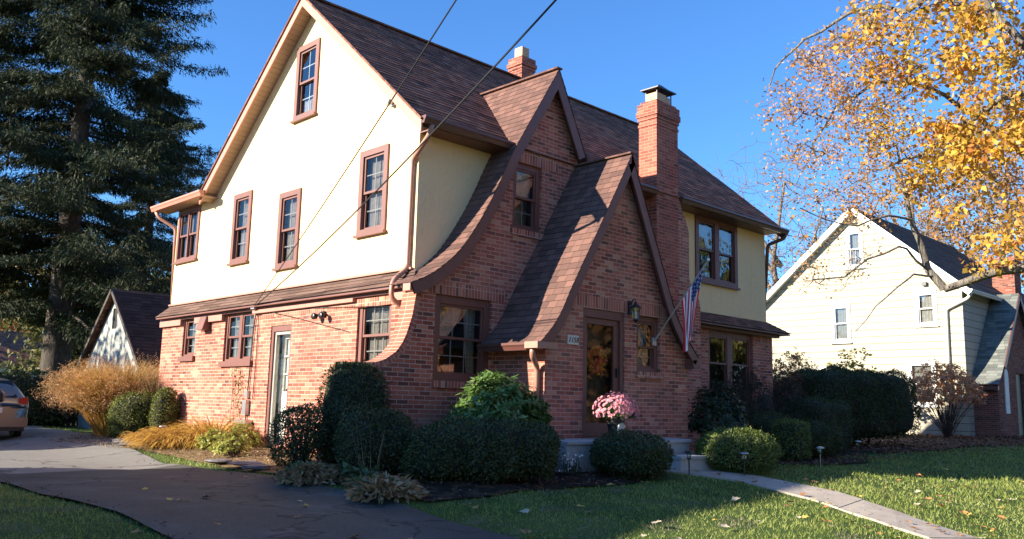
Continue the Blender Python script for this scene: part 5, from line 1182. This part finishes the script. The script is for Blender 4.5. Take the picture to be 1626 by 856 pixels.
# dead hostas by the drive
tanl=leaf_mat('withered hosta leaves',[(.30,.17,.08),(.42,.26,.13),(.52,.37,.21),(.24,.20,.08)],.6,.3)
for i,(x,y,r_,n,lab) in enumerate([(-2.45,-2.85,.30,420,'withered tan hosta heap at the driveway edge by the big hedge'),(-2.35,-1.15,.30,420,'withered brown hosta heap in front of the boxy yew'),(-2.2,-2.2,.2,200,'small heap of wilted leaves between the two hosta heaps')]):
    g=G(x,y); t=thing('withered_hosta',lab,'perennial',(x,y,g),0,'withered hostas by the driveway')
    m_=int(n*2.2); an=rng.uniform(0,6.28,m_); q=rng.uniform(0,1,m_)**.6; hh=.17*(1-q**2)*r_/.3+lump(np.stack([q*np.cos(an),q*np.sin(an),q],1),80+i,2)*.04+.02
    P=np.stack([x+r_*1.35*q*np.cos(an),y+r_*1.2*q*np.sin(an),g+np.maximum(hh,.015)],1); D=unit(np.stack([np.cos(an),np.sin(an),-.25+0*an],1)+rdir(m_)*.8)
    quads_mesh('leaves',leaves(P,D,unit(rdir(m_)+np.array([0,0,.6])),.12*rng.uniform(.5,1.3,m_),.045*rng.uniform(.5,1.4,m_),fold=rng.uniform(-.4,.4,(m_,1))),tanl,t,(x,y,g))
    m_=90; P=np.stack([x-.12+rng.normal(0,.09,m_),y+.1+rng.normal(0,.09,m_),g+.10+rng.uniform(0,.09,m_)],1)
    quads_mesh('green_leaves',leaves(P,rdir(m_)*np.array([1,1,.5]),unit(rdir(m_)*.6+np.array([0,0,1.])),np.full(m_,.13),np.full(m_,.07)),leaf_mat('fading green hosta',[(.10,.15,.06),(.16,.20,.09)],.5,.3),t,(x,y,g))
g=G(-2.25,-2.0); t=thing('dry_stalks','thin dry stalks standing in front of the boxy yew','dry stalks',(-2.25,-2.0,g)); strips_mesh('stalks',blades(14,(-2.2,-2.15,g),.14,.75,.25,.004,.12,77),tanl,t,(-2.25,-2.0,g))
# ------------------------------------------------------------------ trees
def tubes_mesh(name,A,B,ra,rb,mat,parent,base,sides=5):
    A=np.asarray(A,float);B=np.asarray(B,float); n=len(A); d=unit(B-A); a=unit(np.cross(d,np.array([.13,.21,1.])+0*d)); b=np.cross(d,a)
    an=np.arange(sides)*2*np.pi/sides; c=np.cos(an)[None,:,None]; s=np.sin(an)[None,:,None]
    off=a[:,None]*c+b[:,None]*s
    R0=A[:,None]+off*np.asarray(ra)[:,None,None]; R1=B[:,None]+off*np.asarray(rb)[:,None,None]
    co=np.concatenate([R0,R1],1).reshape(-1,3)-np.array(base)
    k=np.arange(sides); f=np.stack([k,(k+1)%sides,(k+1)%sides+sides,k+sides],1)
    F=(np.arange(n)[:,None,None]*2*sides+f[None]).reshape(-1,4).astype(np.int32)
    me=bpy.data.meshes.new(name); me.vertices.add(len(co)); me.vertices.foreach_set('co',co.astype(np.float32).ravel()); me.loops.add(F.size); me.loops.foreach_set('vertex_index',F.ravel())
    me.polygons.add(len(F)); me.polygons.foreach_set('loop_start',np.arange(0,F.size,4,dtype=np.int32)); me.polygons.foreach_set('loop_total',np.full(len(F),4,dtype=np.int32)); me.polygons.foreach_set('use_smooth',np.ones(len(F),bool)); me.update(calc_edges=True); me.materials.append(mat)
    o=bpy.data.objects.new(name,me); COL.objects.link(o); o.parent=parent; return o
def grow(limbs,att,seg=.35,jit=.12,r=None):
    """limbs: list of (polyline, r0, r1). returns segment arrays and node info"""
    r=r or np.random.default_rng(1); P=[];par=[];rad=[]
    for pts,r0,r1 in limbs:
        pts=[np.array(p,float) for p in pts]; fine=[]
        for a,b in zip(pts,pts[1:]):
            m_=max(1,int(np.linalg.norm(b-a)/seg)); fine+=[a+(b-a)*t/m_ for t in range(m_)]
        fine.append(pts[-1]); L=len(fine)
        if P:
            PP=np.array(P); j=int(np.argmin(((PP-fine[0])**2).sum(1))); p0=j
        else: p0=-1
        for i,q in enumerate(fine):
            P.append(q+ (r.normal(0,.02,3) if 0<i<L-1 else 0)); par.append(p0); rad.append(r0+(r1-r0)*i/max(1,L-1)); p0=len(P)-1
    nl=len(P); att=np.array(att); PP=np.array(P)
    d=np.sqrt(((att[:,None]-PP[None])**2).sum(-1)).min(1); att=att[np.argsort(d)]
    cap=nl+len(att)*12; arr=np.zeros((cap,3)); arr[:nl]=PP; n=nl; tips=[]
    for q in att:
        dd=((arr[:n]-q)**2).sum(1); j=int(np.argmin(dd)); L=math.sqrt(dd[j]); a=arr[j].copy(); m_=min(10,max(1,int(L/seg))); p0=j
        bend=r.normal(0,jit,3)*min(L,1)
        for t in range(1,m_+1):
            s=t/m_; pos=a+(q-a)*s+bend*4*s*(1-s)
            arr[n]=pos; par.append(p0); rad.append(0); p0=n; n+=1
        tips.append(p0)
    arr=arr[:n]; par=np.array(par); cnt=np.zeros(n); 
    for i in range(n-1,-1,-1):
        if cnt[i]==0: cnt[i]=1
        if par[i]>=0: cnt[par[i]]+=cnt[i]
    return arr,par,np.array(rad),cnt,np.array(tips),nl
def bark_mat(name,c0,c1,sc_=6):
    m,t,b=newmat(name); n=N(t); p=n.pos(); mp=n.node('ShaderNodeMapping'); mp.inputs['Scale'].default_value=(3,3,.7); n.lk(p,mp.inputs[0])
    nz=n.noise(sc_,6,.7,mp.outputs[0]); n.lk(n.ramp(nz,[(.35,c0),(.65,c1)]),b.inputs['Base Color']); b.inputs['Roughness'].default_value=.95; b.inputs['Specular IOR Level'].default_value=.15
    n.lk(n.bump(nz,1,.04),b.inputs['Normal']); return m
HM['mbark']=bark_mat('grey maple bark',(.07,.06,.05),(.26,.23,.19)); HM['sbark']=bark_mat('spruce bark',(.045,.035,.03),(.13,.11,.095)); HM['gbark']=bark_mat('pale grey twigs',(.12,.095,.075),(.26,.21,.17))
def ell(c,r_,n,shell=.0):
    u=rdir(n)*(rng.uniform(shell,1,(n,1))**(1/3)); return u*np.array(r_)+np.array(c)
def tree(name,label,cat,base,limbs,regions,bark,twig=.004,seg=.35,jit=.14,expo=.45,group=None,k=1.0,sides=5):
    """regions: list of (centre, radii, n attractors, leaves per attractor, leaf size, material, spread)"""
    t=thing(name,label,cat,base,0,group); att=[]
    for i,(c,r_,n,*_) in enumerate(regions):
        kk=max(1,n//7); cen=ell(c,r_,kk); q=cen[rng.integers(0,kk,n)]+rng.normal(0,.11 if r_[0]<4 and name=='maple_tree' else .09*np.mean(r_),(n,3)); att.append(q)
    A=np.concatenate(att); arr,par,rad,cnt,tips,nl=grow(limbs,A,seg,jit,np.random.default_rng(5))
    R=np.maximum(twig*cnt**expo*k,np.where(np.arange(len(arr))<nl,rad,0)); ok=par>=0
    R=np.minimum(R,.6); Rp=np.where(ok,np.minimum(R[par],np.where(np.arange(len(arr))<nl,9,R*1.6)),R)
    tubes_mesh('trunk',arr[par[ok]],arr[ok],Rp[ok],R[ok],bark,t,base,sides)
    for i,(c,r_,n,per,ls,mt,spr) in enumerate(regions):
        if not per: continue
        a=att[i]; P=np.repeat(a,per,0)+rng.normal(0,spr,(n*per,3)); m_=len(P); D=rdir(m_)+np.array([0,0,-.55])
        quads_mesh('crown' if i==0 else 'leaf_cluster',leaves(P,D,rdir(m_),ls*rng.uniform(.45,1.6,m_),ls*rng.uniform(.4,1.15,m_),fold=rng.uniform(-.3,.4,(m_,1))),mt,t,base)
    return t
yel=leaf_mat('golden yellow maple leaves',[(.62,.30,.03),(.75,.42,.05),(.80,.52,.09),(.55,.22,.04),(.45,.17,.05),(.50,.42,.09)],.5,.45,.3,clump=.5,cscale=1.6)
org=leaf_mat('faded orange maple leaves',[(.55,.27,.06),(.66,.38,.12),(.45,.19,.06),(.60,.42,.22),(.38,.17,.07)],.55,.45,.3)
limbs=[([(5.6,-8.6,-.9),(5.43,-8.55,1.04),(5.28,-8.55,2.69),(5.24,-8.57,4.41),(5.14,-8.57,6.3),(5.3,-8.3,8.6),(5.6,-8.0,11)],.24,.05),
 ([(5.26,-8.56,3.0),(5.81,-8.0,2.84),(6.0,-7.53,2.78),(6.11,-7.05,2.70),(6.1,-6.47,2.66),(6.12,-5.89,2.50)],.09,.065),
 ([(6.12,-5.89,2.50),(6.03,-5.72,2.78),(5.97,-5.61,3.16),(5.91,-5.51,3.64),(5.9,-5.46,4.07),(5.88,-5.26,4.58)],.07,.025),
 ([(6.03,-5.72,2.78),(5.61,-5.53,3.11),(5.4,-5.46,3.12),(5.0,-5.17,2.9),(4.66,-4.91,2.6),(4.3,-4.57,2.55)],.022,.008),
 ([(6.05,-5.75,2.7),(5.7,-5.6,2.72),(5.35,-5.4,2.5),(5.1,-5.2,2.15),(4.8,-5.0,1.75)],.018,.006),
 ([(5.91,-5.51,3.64),(5.32,-5.37,3.66),(4.8,-5.08,3.41),(4.34,-4.79,3.47),(3.94,-4.58,3.63)],.02,.008),
 ([(5.24,-8.57,4.9),(5.52,-7.89,5.24),(5.56,-7.36,5.24),(5.75,-7.0,5.33),(5.89,-6.68,5.19),(6.09,-6.13,4.99),(6.07,-5.63,4.77),(5.94,-5.05,4.58)],.075,.02),
 ([(5.26,-8.5,5.14),(5.25,-7.48,5.89),(5.26,-7.28,6.2),(5.23,-7.05,6.54),(5.38,-6.77,7.18),(5.32,-6.25,7.66),(5.12,-5.53,7.85)],.08,.02),
 ([(5.2,-8.5,6.6),(5.13,-7.37,7.17),(5.11,-6.48,7.07),(5.13,-5.89,6.87),(5.12,-5.5,7.1),(5.18,-5.16,7.19),(5.19,-4.72,7.08),(5.11,-4.18,6.93),(5.14,-3.56,6.53)],.07,.015),
 ([(5.3,-8.5,3.4),(6.16,-7.64,3.86),(6.76,-6.98,4.61),(6.74,-6.42,5.36),(6.58,-5.7,6.04),(6.24,-4.99,6.24),(6.02,-4.28,5.89),(5.97,-3.81,5.28)],.07,.018)]
regs=[((5.65,-6.7,5.6),(1.0,1.25,1.55),330,11,.088,yel,.10),((5.85,-6.1,4.35),(.8,.8,.75),130,11,.088,yel,.11),((5.2,-5.9,6.6),(.9,1.0,.9),140,10,.08,yel,.12),
 ((5.4,-4.5,6.2),(.9,1.25,1.15),330,9,.055,org,.12),((5.45,-3.9,5.4),(.7,.8,1.3),190,8,.052,org,.12),((5.35,-4.9,4.35),(.7,.8,.75),120,9,.048,org,.10),((5.5,-5.3,5.2),(.8,.9,.8),110,9,.06,yel,.12),
 ((4.55,-4.8,2.85),(.75,.6,.75),130,3,.040,org,.08),((5.9,-6.95,3.2),(.5,.55,.45),60,9,.085,yel,.1),((5.5,-8.3,9),(3,3,2.6),220,8,.10,yel,.25),((6.4,-9.6,6),(1.8,1.6,2.2),130,8,.10,yel,.2)]
tree('maple_tree','golden leaved maple reaching into view at the upper right','tree',(5.6,-8.6,G(5.6,-8.6)),limbs,regs,HM['mbark'],twig=.0032,seg=.22,jit=.16)
# background deciduous trees
def bigtree(name,label,xy,H_,Rr,zc,natt,per,ls,mt,seed,bark='gbark',twig=.012,group=None,spr=.45):
    global rng
    keep=rng; rng=np.random.default_rng(seed); g=G(*xy); x,y=xy; r=random.Random(seed)
    limbs=[([(x,y,g-.2),(x+r.uniform(-.3,.3),y,g+H_*.25),(x+r.uniform(-.6,.6),y+r.uniform(-.5,.5),g+H_*.55),(x+r.uniform(-.8,.8),y,g+H_*.85)],H_*.018,H_*.004)]
    for q in range(5):
        a=r.uniform(0,6.28); limbs.append(([(x,y,g+H_*(.22+.08*q)),(x+math.cos(a)*Rr*.35,y+math.sin(a)*Rr*.35,g+H_*(.42+.08*q)),(x+math.cos(a)*Rr*.7,y+math.sin(a)*Rr*.7,g+H_*(.62+.07*q))],H_*.008,H_*.002))
    t=tree(name,label,'tree',(x,y,g),limbs,[((x,y,g+H_*zc),(Rr,Rr,H_*(1-zc)),natt,per,ls,mt,spr)],HM[bark],twig=twig,seg=.8,jit=.25,group=group,sides=4)
    rng=keep; return t
duskorg=leaf_mat('dull orange foliage',[(.34,.17,.06),(.45,.24,.08),(.28,.13,.06),(.40,.28,.14)],.6,.35,.2)
grn=leaf_mat('yellow green foliage',[(.10,.12,.04),(.18,.17,.06),(.26,.22,.08),(.07,.09,.03)],.6,.3,.2,clump=.4,cscale=.5)
bigtree('bare_tree','bare grey branched tree rising behind the cream house gable',(47,19),20,7.5,.50,2800,0,0,org,101,twig=.010)
bigtree('bare_tree','bare twiggy tree between the brown roof edge and the cream house',(44,23),16,6.0,.52,2200,1,.16,duskorg,102,twig=.009)
bigtree('autumn_tree','small orange tree behind the rear slope of the cream house',(40,18.8),10,3.6,.5,420,16,.26,duskorg,103)
bigtree('autumn_tree','sparse orange grey tree behind the peak of the cream house roof',(46,9.5),19,7.5,.55,1000,5,.22,duskorg,104,twig=.014)
bigtree('autumn_tree','sparse rusty tree behind the dark front slope of the cream house',(44,2.5),18,7,.55,1000,6,.22,duskorg,105,twig=.014)
bigtree('autumn_tree','rusty tree behind the brick chimney of the cream house',(41,-3.5),16,6.5,.5,800,9,.22,duskorg,106,twig=.014)
bigtree('autumn_tree','tall tree behind the cream house filling the gap between roof and maple',(58,4),24,9,.52,1000,9,.28,duskorg,107,twig=.012)
bigtree('leafy_tree','sunlit yellow green tree between spruce trunk and garage',(5.2,33),8,3.6,.5,350,22,.22,grn,108,bark='sbark')
bigtree('leafy_tree','shaggy olive tree just left of the garage roof',(4.0,26.5),7,2.0,.5,220,20,.2,grn,109,bark='sbark')
bigtree('leafy_tree','dull green tree behind the far white house',(-1,70),13,7,.45,400,20,.5,grn,110,bark='sbark')
bigtree('leafy_tree','brownish tree behind the pale far house',(14,78),15,8,.45,400,20,.5,duskorg,111,bark='sbark')
bigtree('leafy_tree','olive tree far behind the garage roof',(22,60),13,7,.45,400,20,.45,grn,112,bark='sbark')
bigtree('autumn_tree','unseen sparse orange tree added to dapple the garage wall with shade',(-12,21.5),10,3.4,.5,320,9,.24,duskorg,151,bark='sbark',twig=.014)  # added off frame to throw dappled shade on the garage wall
# spruces
spr_m=leaf_mat('spruce needle sprays',[(.014,.024,.011),(.022,.036,.014),(.034,.048,.019),(.055,.056,.024)],.7,.1,.2)
def spruce(label,xy,H_,Lmax,seed,dens=1.0,z0=2.2,dz=.36):
    r=np.random.default_rng(seed); x,y=xy; g=G(x,y); t=thing('spruce_tree',label,'tree',(x,y,g))
    mb=MB(); mb.tube([(x,y,g-.3),(x+.02,y,g+1),(x,y,g+H_*.3),(x+.05,y,g+H_*.7),(x,y,g+H_)],[.62*H_/22,.50*H_/22,.38*H_/22,.18*H_/22,.03],12); mb.build('trunk',HM['sbark'],t,smooth=True)
    A=[];B=[];ra=[];rb=[];Q=[];QD=[]
    z=z0
    while z<H_-.4:
        for k in range(4 if z<H_*.75 else 5):
            a=r.uniform(0,2*np.pi); L=Lmax*(1-z/H_)**.5*r.uniform(.5,1.16); 
            if L<.3: continue
            m_=12; p=np.array([x,y,g+z+r.uniform(-.2,.2)]); d=np.array([math.cos(a),math.sin(a)]); prev=p; el0=r.uniform(.0,.25)
            for i in range(1,m_+1):
                s=i/m_; hh=L*s; zz=el0*hh-.34*hh*math.sin(min(1,s*1.15)*math.pi*.62)+.22*L*max(0,s-.6)**1.5*2.2
                q=p+np.array([d[0]*hh,d[1]*hh,zz]); A.append(prev);B.append(q); ra.append(.055*(1-s+.12)*L/6);rb.append(.055*(1-s+.05)*L/6)
                if s>.12:
                    side=np.array([-d[1],d[0],0]); nb=int((3+3.2*(1-abs(s-.55)))*dens)
                    for sg in(-1,1):
                        for j in range(nb):
                            bl=(.25+.95*(1-s)*min(1,s*2.2))*r.uniform(.5,1.2)*min(1.2,L/5); dirn=side*sg*1.0+np.array([d[0],d[1],0])*r.uniform(.2,.9)+np.array([0,0,-.18])
                            st=prev+(q-prev)*r.uniform(); e=st+dirn/np.linalg.norm(dirn)*bl
                            n2=max(2,int(bl/.13))
                            for w_ in range(n2):
                                u=(w_+.5)/n2; Q.append(st+(e-st)*u); QD.append(dirn*.5+np.array([r.normal(0,.25),r.normal(0,.25),-.75 if r.uniform()<.7 else -.1]))
                    for j in range(int(3*dens)): Q.append(prev+(q-prev)*r.uniform()); QD.append(np.array([d[0],d[1],0])*.6+r.normal(0,.3,3)+np.array([0,0,-.25]))
                prev=q
        z+=dz*(1 if z<H_*.6 else .8)
    tubes_mesh('branches',A,B,ra,rb,HM['sbark'],t,(x,y,g),4)
    Q=np.array(Q);QD=np.array(QD); n=len(Q); Q=np.repeat(Q,3,0)+r.normal(0,.07,(n*3,3)); QD=np.repeat(QD,3,0)+r.normal(0,.3,(n*3,3)); n=len(Q); V=leaves(Q,QD,unit(r.normal(size=(n,3))),r.uniform(.08,.27,n),r.uniform(.018,.05,n),fold=0)
    quads_mesh('needle_sprays',V,spr_m,t,(x,y,g)); return n
n1=spruce('huge dark spruce with drooping boughs left of the house',(1.74,22.7),23,8.3,201,1.35,z0=3.8,dz=.36)
n2=spruce('dark spruce at the far left edge partly hidden by the huge one',(-1.6,27),22,7,202,1.2,z0=5.2)
n3=spruce('slimmer spruce behind the garage close to the house corner',(7.6,30.5),17,4.6,203,.8)
# ------------------------------------------------------------------ across the street (behind the viewer; seen in the panes and lending warm bounce light)
mb=MB(); mb.face([(-120,-23,-1.30),(120,-23,-1.30),(120,-14.5,-1.235),(-120,-14.5,-1.235)]); tag(mb.build('road',M['asphalt']),kind='structure')
mb=MB(); mb.face([(-120,-13.6,-1.19),(-8,-13.6,-1.19),(-8,-12.2,-1.19),(-120,-12.2,-1.19)][::1]); mb.face([(-2,-13.6,-1.2),(120,-13.6,-.9),(120,-12.2,-.9),(-2,-12.2,-1.2)]); 
M['warmwall']=plain('warm white clapboard',(.74,.66,.55),.8)
for i,(x,lab) in enumerate([(-24,'warm white house across the street, left of the pair'),(-2,'warm white house across the street opposite the entrance'),(19,'warm white house across the street, right of the pair')]):
    hh=thing('opposite_house',lab,'house',(x,-40,-1.2)); H=hh
    wall('wall',M['warmwall'],H,'y',-36,[(x-6,-1.3),(x+6,-1.3),(x+6,4.6),(x-6,4.6)]); mb=MB(); mb.box(x-6,x+6,-46,-36.05,-1.3,4.6); mb.build('side_walls',M['warmwall'],H)
    mb=MB(); mb.face([(x-6.4,-35.5,4.5),(x+6.4,-35.5,4.5),(x+6.4,-41,8.5),(x-6.4,-41,8.5)]); mb.face([(x-6.4,-46.5,4.5),(x+6.4,-46.5,4.5),(x+6.4,-41,8.5),(x-6.4,-41,8.5)][::-1]); mb.build('roof',M['roof_dark'],H)
    mb=MB()
    for a in (-4,-1.5,1.5,4):
        for zz in (.4,3.0): mb.box(x+a-.45,x+a+.45,-36,-35.96,zz,zz+1.3) if False else None
H=H2
for i,(x,y,h_) in enumerate([(-19,-27,11),(-9,-29,12),(1,-26,10),(11,-28,12),(23,-27,11)]):
    bigtree('street_tree',['orange street tree opposite, farthest left of the row','orange street tree opposite the driveway','orange street tree opposite the entrance gable','orange street tree opposite the maple','orange street tree opposite the cream house'][i],(x,y),h_,4.2,.55,260,16,.38,duskorg if i%2 else yel,120+i,bark='sbark',twig=.016)
for i,(x,y,h_,mt_) in enumerate([(30,-22,13,duskorg),(38,-32,15,grn),(24,-36,15,duskorg),(48,-24,14,grn),(52,-38,16,duskorg)]):
    bigtree('street_tree',['orange tree down the street, nearest the maple','green tree down the street behind the orange ones','tall orange tree behind the opposite houses','green tree farthest down the street','tall orange tree farthest down the street'][i],(x,y),h_,5.5,.5,420,26,.50,mt_,140+i,bark='sbark',twig=.016)
# ------------------------------------------------------------------ turf blades, fallen leaves
def off_lawn(x,y):
    xq=x+rng.normal(0,.035,np.shape(x)); drive=(xq>-5.27)&(xq<-2.50-.12*np.exp(-(y+4)**2))&(y<3.2)|((xq>-5.22)&(xq<-2.42+np.clip(y-3,0,9)*.19)&(y>=3))
    jx=rng.normal(0,.05,np.shape(x)); x=x+jx; bed=(x>-2.4)&(x<2.5)&(y>-3.5)&(y<0)|((x>-2.02)&(x<2.5)&(y>=0)&(y<5.5))|((x>-1.7)&(x<2.5)&(y>=5.5)&(y<12))|((x>=-.2)&(x<11.1)&(y>-1.2))|((x>4.85)&(x<9.3)&(y>-2.25-.35*np.clip(x-5,0,3)))|((x>=9.3)&(x<12.5)&(y>-2.4))|((x>=12.3)&(x<31)&(y>-2.2-.1*(x-12)))|((x>2.4)&(x<4.6)&(y>-3.05))
    L_=np.array(wl); R2=np.array(wr); cy_=(L_[:,1]+R2[:,1])/2; o=np.argsort(cy_)
    xl_=np.interp(y,cy_[o],L_[o,0]); xr_=np.interp(y,cy_[o],R2[o,0]); walk=(x>xl_-.02)&(x<xr_+.02)&(y<-2.5)&(y>-9.3)
    return drive,bed,walk
Gv=np.vectorize(G)
def gvec(x,y): return Gv(x,y)+np.where((x>-9)&(x<30)&(y>-12)&(y<30),.012*np.sin(x*1.7+y*.9)+.010*np.sin(y*2.3-x*1.1)+.006*np.sin(x*5.1+y*3.3),0)-.02
n=300000; ang=rng.uniform(R_(-2),R_(92),n); d=np.exp(rng.uniform(math.log(4.5),math.log(42),n)); x=-8.51+d*np.sin(ang); y=-10.97+d*np.cos(ang)
dr,bd,wk=off_lawn(x,y); ok=~(dr|bd|wk)&~((x>0)&(x<11)&(y>0))&~((x>24)); x,y,d=x[ok],y[ok],d[ok]
z=gvec(x,y); n=len(x); sz=np.clip(d/11,.75,2.6)
pat=np.sin(x*2.1+1.3*np.sin(y*1.7))+np.sin(y*2.9+1.1*np.sin(x*2.3))+np.sin(x*.8-y*1.1)
hgt=(.040+.012*pat/3+rng.uniform(-.012,.02,n))*np.clip(sz,.9,1.5); dirs=unit(np.stack([rng.normal(0,.55,n),rng.normal(0,.55,n),np.ones(n)],1)); side=unit(np.cross(dirs,rdir(n)))
wd=.0045*sz*rng.uniform(.7,1.3,n)
P=np.stack([x,y,z-.004],1); V=np.stack([P-side*wd[:,None],P+side*wd[:,None],P+dirs*hgt[:,None]],1)
dead=(((x<0.8)&(x>-2.6))|(x<-5.2))&(np.sin(x*5+2*np.sin(y*4))+np.sin(y*6.3+x)>.85)&(rng.uniform(size=n)<.8)
turf=leaf_mat('turf blades',[(.15,.20,.035),(.22,.28,.05),(.30,.36,.07),(.40,.42,.14)],.5,.35,.3,clump=.45,cscale=.9)
tag(quads_mesh('grass',V[~dead],turf),kind='stuff',label='short green lawn grass')
tag(quads_mesh('dry_grass',V[dead],leaf_mat('straw turf',[(.22,.19,.11),(.32,.28,.18),(.14,.14,.07)],.6,.3)),kind='stuff',label='dry straw coloured grass patches')
fl_m=[plain(nm,c,.65,var=.25,scale=30) for nm,c in (('orange brown leaf',(.42,.19,.06)),('dull brown leaf',(.24,.12,.06)),('yellow leaf',(.60,.40,.08)),('pale buff leaf',(.48,.40,.27)))]
protos=[]
def leaf_proto(k,mi):
    mb=MB(); r=random.Random(k); m_=14; pts=[]
    for i in range(m_):
        a=2*math.pi*i/m_; rr=(.052 if i%2 else .036)*r.uniform(.8,1.2)*(1.25 if i in(3,7,11) else 1)
        x_,y_=rr*math.cos(a),rr*math.sin(a); pts.append((x_,y_,.006+.30*abs(x_)**1.0*r.uniform(.3,1.1)+.10*abs(y_)*r.uniform(0,1)))
    for i in range(m_): mb.face([(0,0,.004),pts[i],pts[(i+1)%m_]])
    mb.tube([(0,-.03,.006),(.01,-.075,.014)],.0015,4); return mb
rr=random.Random(99); k=0
CAM=(-8.51,-10.97)
cand=[]
while len(cand)<190:
    a=R_(rr.uniform(22,76)); d_=math.exp(rr.uniform(math.log(6.5),math.log(24))); X_,Y_=CAM[0]+d_*math.sin(a),CAM[1]+d_*math.cos(a)
    xx,yy=np.array([X_]),np.array([Y_]); dr,bd,wk=off_lawn(xx,yy)
    if bd[0] or (0<X_<11 and Y_>-.5): continue
    reg='drive' if dr[0] else 'walk' if wk[0] else ('sun' if Y_<-4.2-.0*X_ and X_>1.2+(-5.1-Y_)*-.4 or X_>8 else 'shade')
    if reg=='drive' and rr.random()<.80: continue
    if reg=='shade' and rr.random()<.72: continue
    cand.append((X_,Y_,reg))
LB={('sun',0):'curled orange brown leaf on the bright right hand lawn',('sun',1):'dark brown crumpled leaf on the bright right hand lawn',('sun',2):'yellow leaf on the bright right hand lawn',('sun',3):'pale buff leaf on the bright right hand lawn',
('shade',0):'orange brown leaf on the shaded lawn before the hedges',('shade',1):'brown leaf on the shaded lawn before the hedges',('shade',2):'yellow leaf on the shaded lawn before the hedges',('shade',3):'pale leaf on the shaded lawn before the hedges',
('walk',0):'orange brown leaf lying on the walkway',('walk',1):'brown leaf lying on the walkway',('walk',2):'yellow leaf lying on the walkway',('walk',3):'pale leaf lying on the walkway',
('drive',0):'orange brown leaf lying on the asphalt drive',('drive',1):'brown leaf lying on the asphalt drive',('drive',2):'yellow leaf lying on the asphalt drive',('drive',3):'pale leaf lying on the asphalt drive'}
meshes={}
for (X_,Y_,reg) in cand:
    mi=rr.choice([0,0,0,1,2,3] if reg!='shade' else [1,3,3,0,2]); v=rr.randrange(3); key=(mi,v)
    if key not in meshes: o=leaf_proto(mi*3+v,mi).build('fallen_leaf',fl_m[mi]); meshes[key]=o
    else: o=meshes[key].copy(); COL.objects.link(o)
    s=rr.uniform(.5,1.1); o.scale=(s,s,s*rr.uniform(.7,1.6)); o.location=(X_,Y_,float(gvec(X_,Y_))+(.045 if reg in('sun','shade') else .04)); o.rotation_euler=(rr.uniform(-.3,.3),rr.uniform(-.3,.3),rr.uniform(0,6.3))
    tag(o,LB[(reg,mi)],'leaf','fallen leaves: '+LB[(reg,mi)])
# litter under the far shrubs and in the beds
def litter(name,label,n,xr,yr,mats,ls=.09,cond=None,lift=.02):
    x=rng.uniform(*xr,n); y=rng.uniform(*yr,n)
    if cond is not None: q=cond(x,y); x,y=x[q],y[q]
    n=len(x); P=np.stack([x,y,gvec(x,y)+lift+rng.uniform(.02,.04,n)],1); D=rdir(n)*np.array([1,1,.25]); Nn=rdir(n)*.35+np.array([0,0,1.])
    tag(quads_mesh(name,leaves(P,D,Nn,ls*rng.uniform(.5,1.2,n),ls*rng.uniform(.4,.8,n),fold=.2),mats),kind='stuff',label=label)
litter('leaf_litter','brown leaf litter under the far shrubs',5200,(12,30),(-5.2,3.6),leaf_mat('brown litter leaves',[(.16,.07,.04),(.26,.13,.06),(.34,.17,.08),(.10,.05,.035)],.7,.15),.12,lambda x,y:y>-2.6-.12*(x-12)+rng.normal(0,.35,len(x)))
litter('leaf_litter','dry leaves in the dark soil bed',900,(-2.3,2.4),(-3.5,-.6),leaf_mat('bed litter leaves',[(.12,.07,.05),(.22,.13,.08),(.30,.21,.13)],.7,.15),.06)
litter('leaf_litter','straw coloured debris in the side bed',4500,(-2.1,0),(0.0,10),leaf_mat('straw litter leaves',[(.30,.20,.10),(.42,.31,.17),(.20,.13,.07)],.7,.15),.05)
litter('leaf_litter','dry leaves in the bed along the right front wall',900,(4.9,11.5),(-3.2,-.3),leaf_mat('bed litter leaves right',[(.12,.07,.05),(.25,.12,.05),(.30,.17,.08)],.7,.15),.07)

litter('edge_debris','crumbs of soil and leaf bits along the driveway edges',2600,(-5.45,-2.3),(-7,4),leaf_mat('edge crumbs',[(.06,.045,.03),(.14,.10,.06),(.22,.15,.08)],.8,.1),.035,lambda x,y:(np.abs(x+5.25+rng.normal(0,.05,len(x)))<.10)|(np.abs(x+2.52+rng.normal(0,.06,len(x)))<.13),lift=.025)

litter('leaf_drift','orange leaves drifted against the bed edge on the right',260,(4.6,12.2),(-3.7,-2.3),leaf_mat('drift leaves',[(.30,.13,.05),(.45,.22,.07),(.55,.33,.10)],.7,.15),.085,lambda x,y:np.abs(y+3.15-.06*(x-7)+rng.normal(0,.15,len(x)))<.2,lift=.03)
litter('leaf_drift','scattered small leaf bits over the lawns',900,(-1.5,16),(-9.5,-3.3),leaf_mat('small leaf bits',[(.25,.12,.05),(.42,.24,.10),(.50,.40,.22)],.7,.15),.045,lambda x,y:(y<-3.6)&((x>1.5)|(rng.uniform(size=len(x))<.25)),lift=.03)
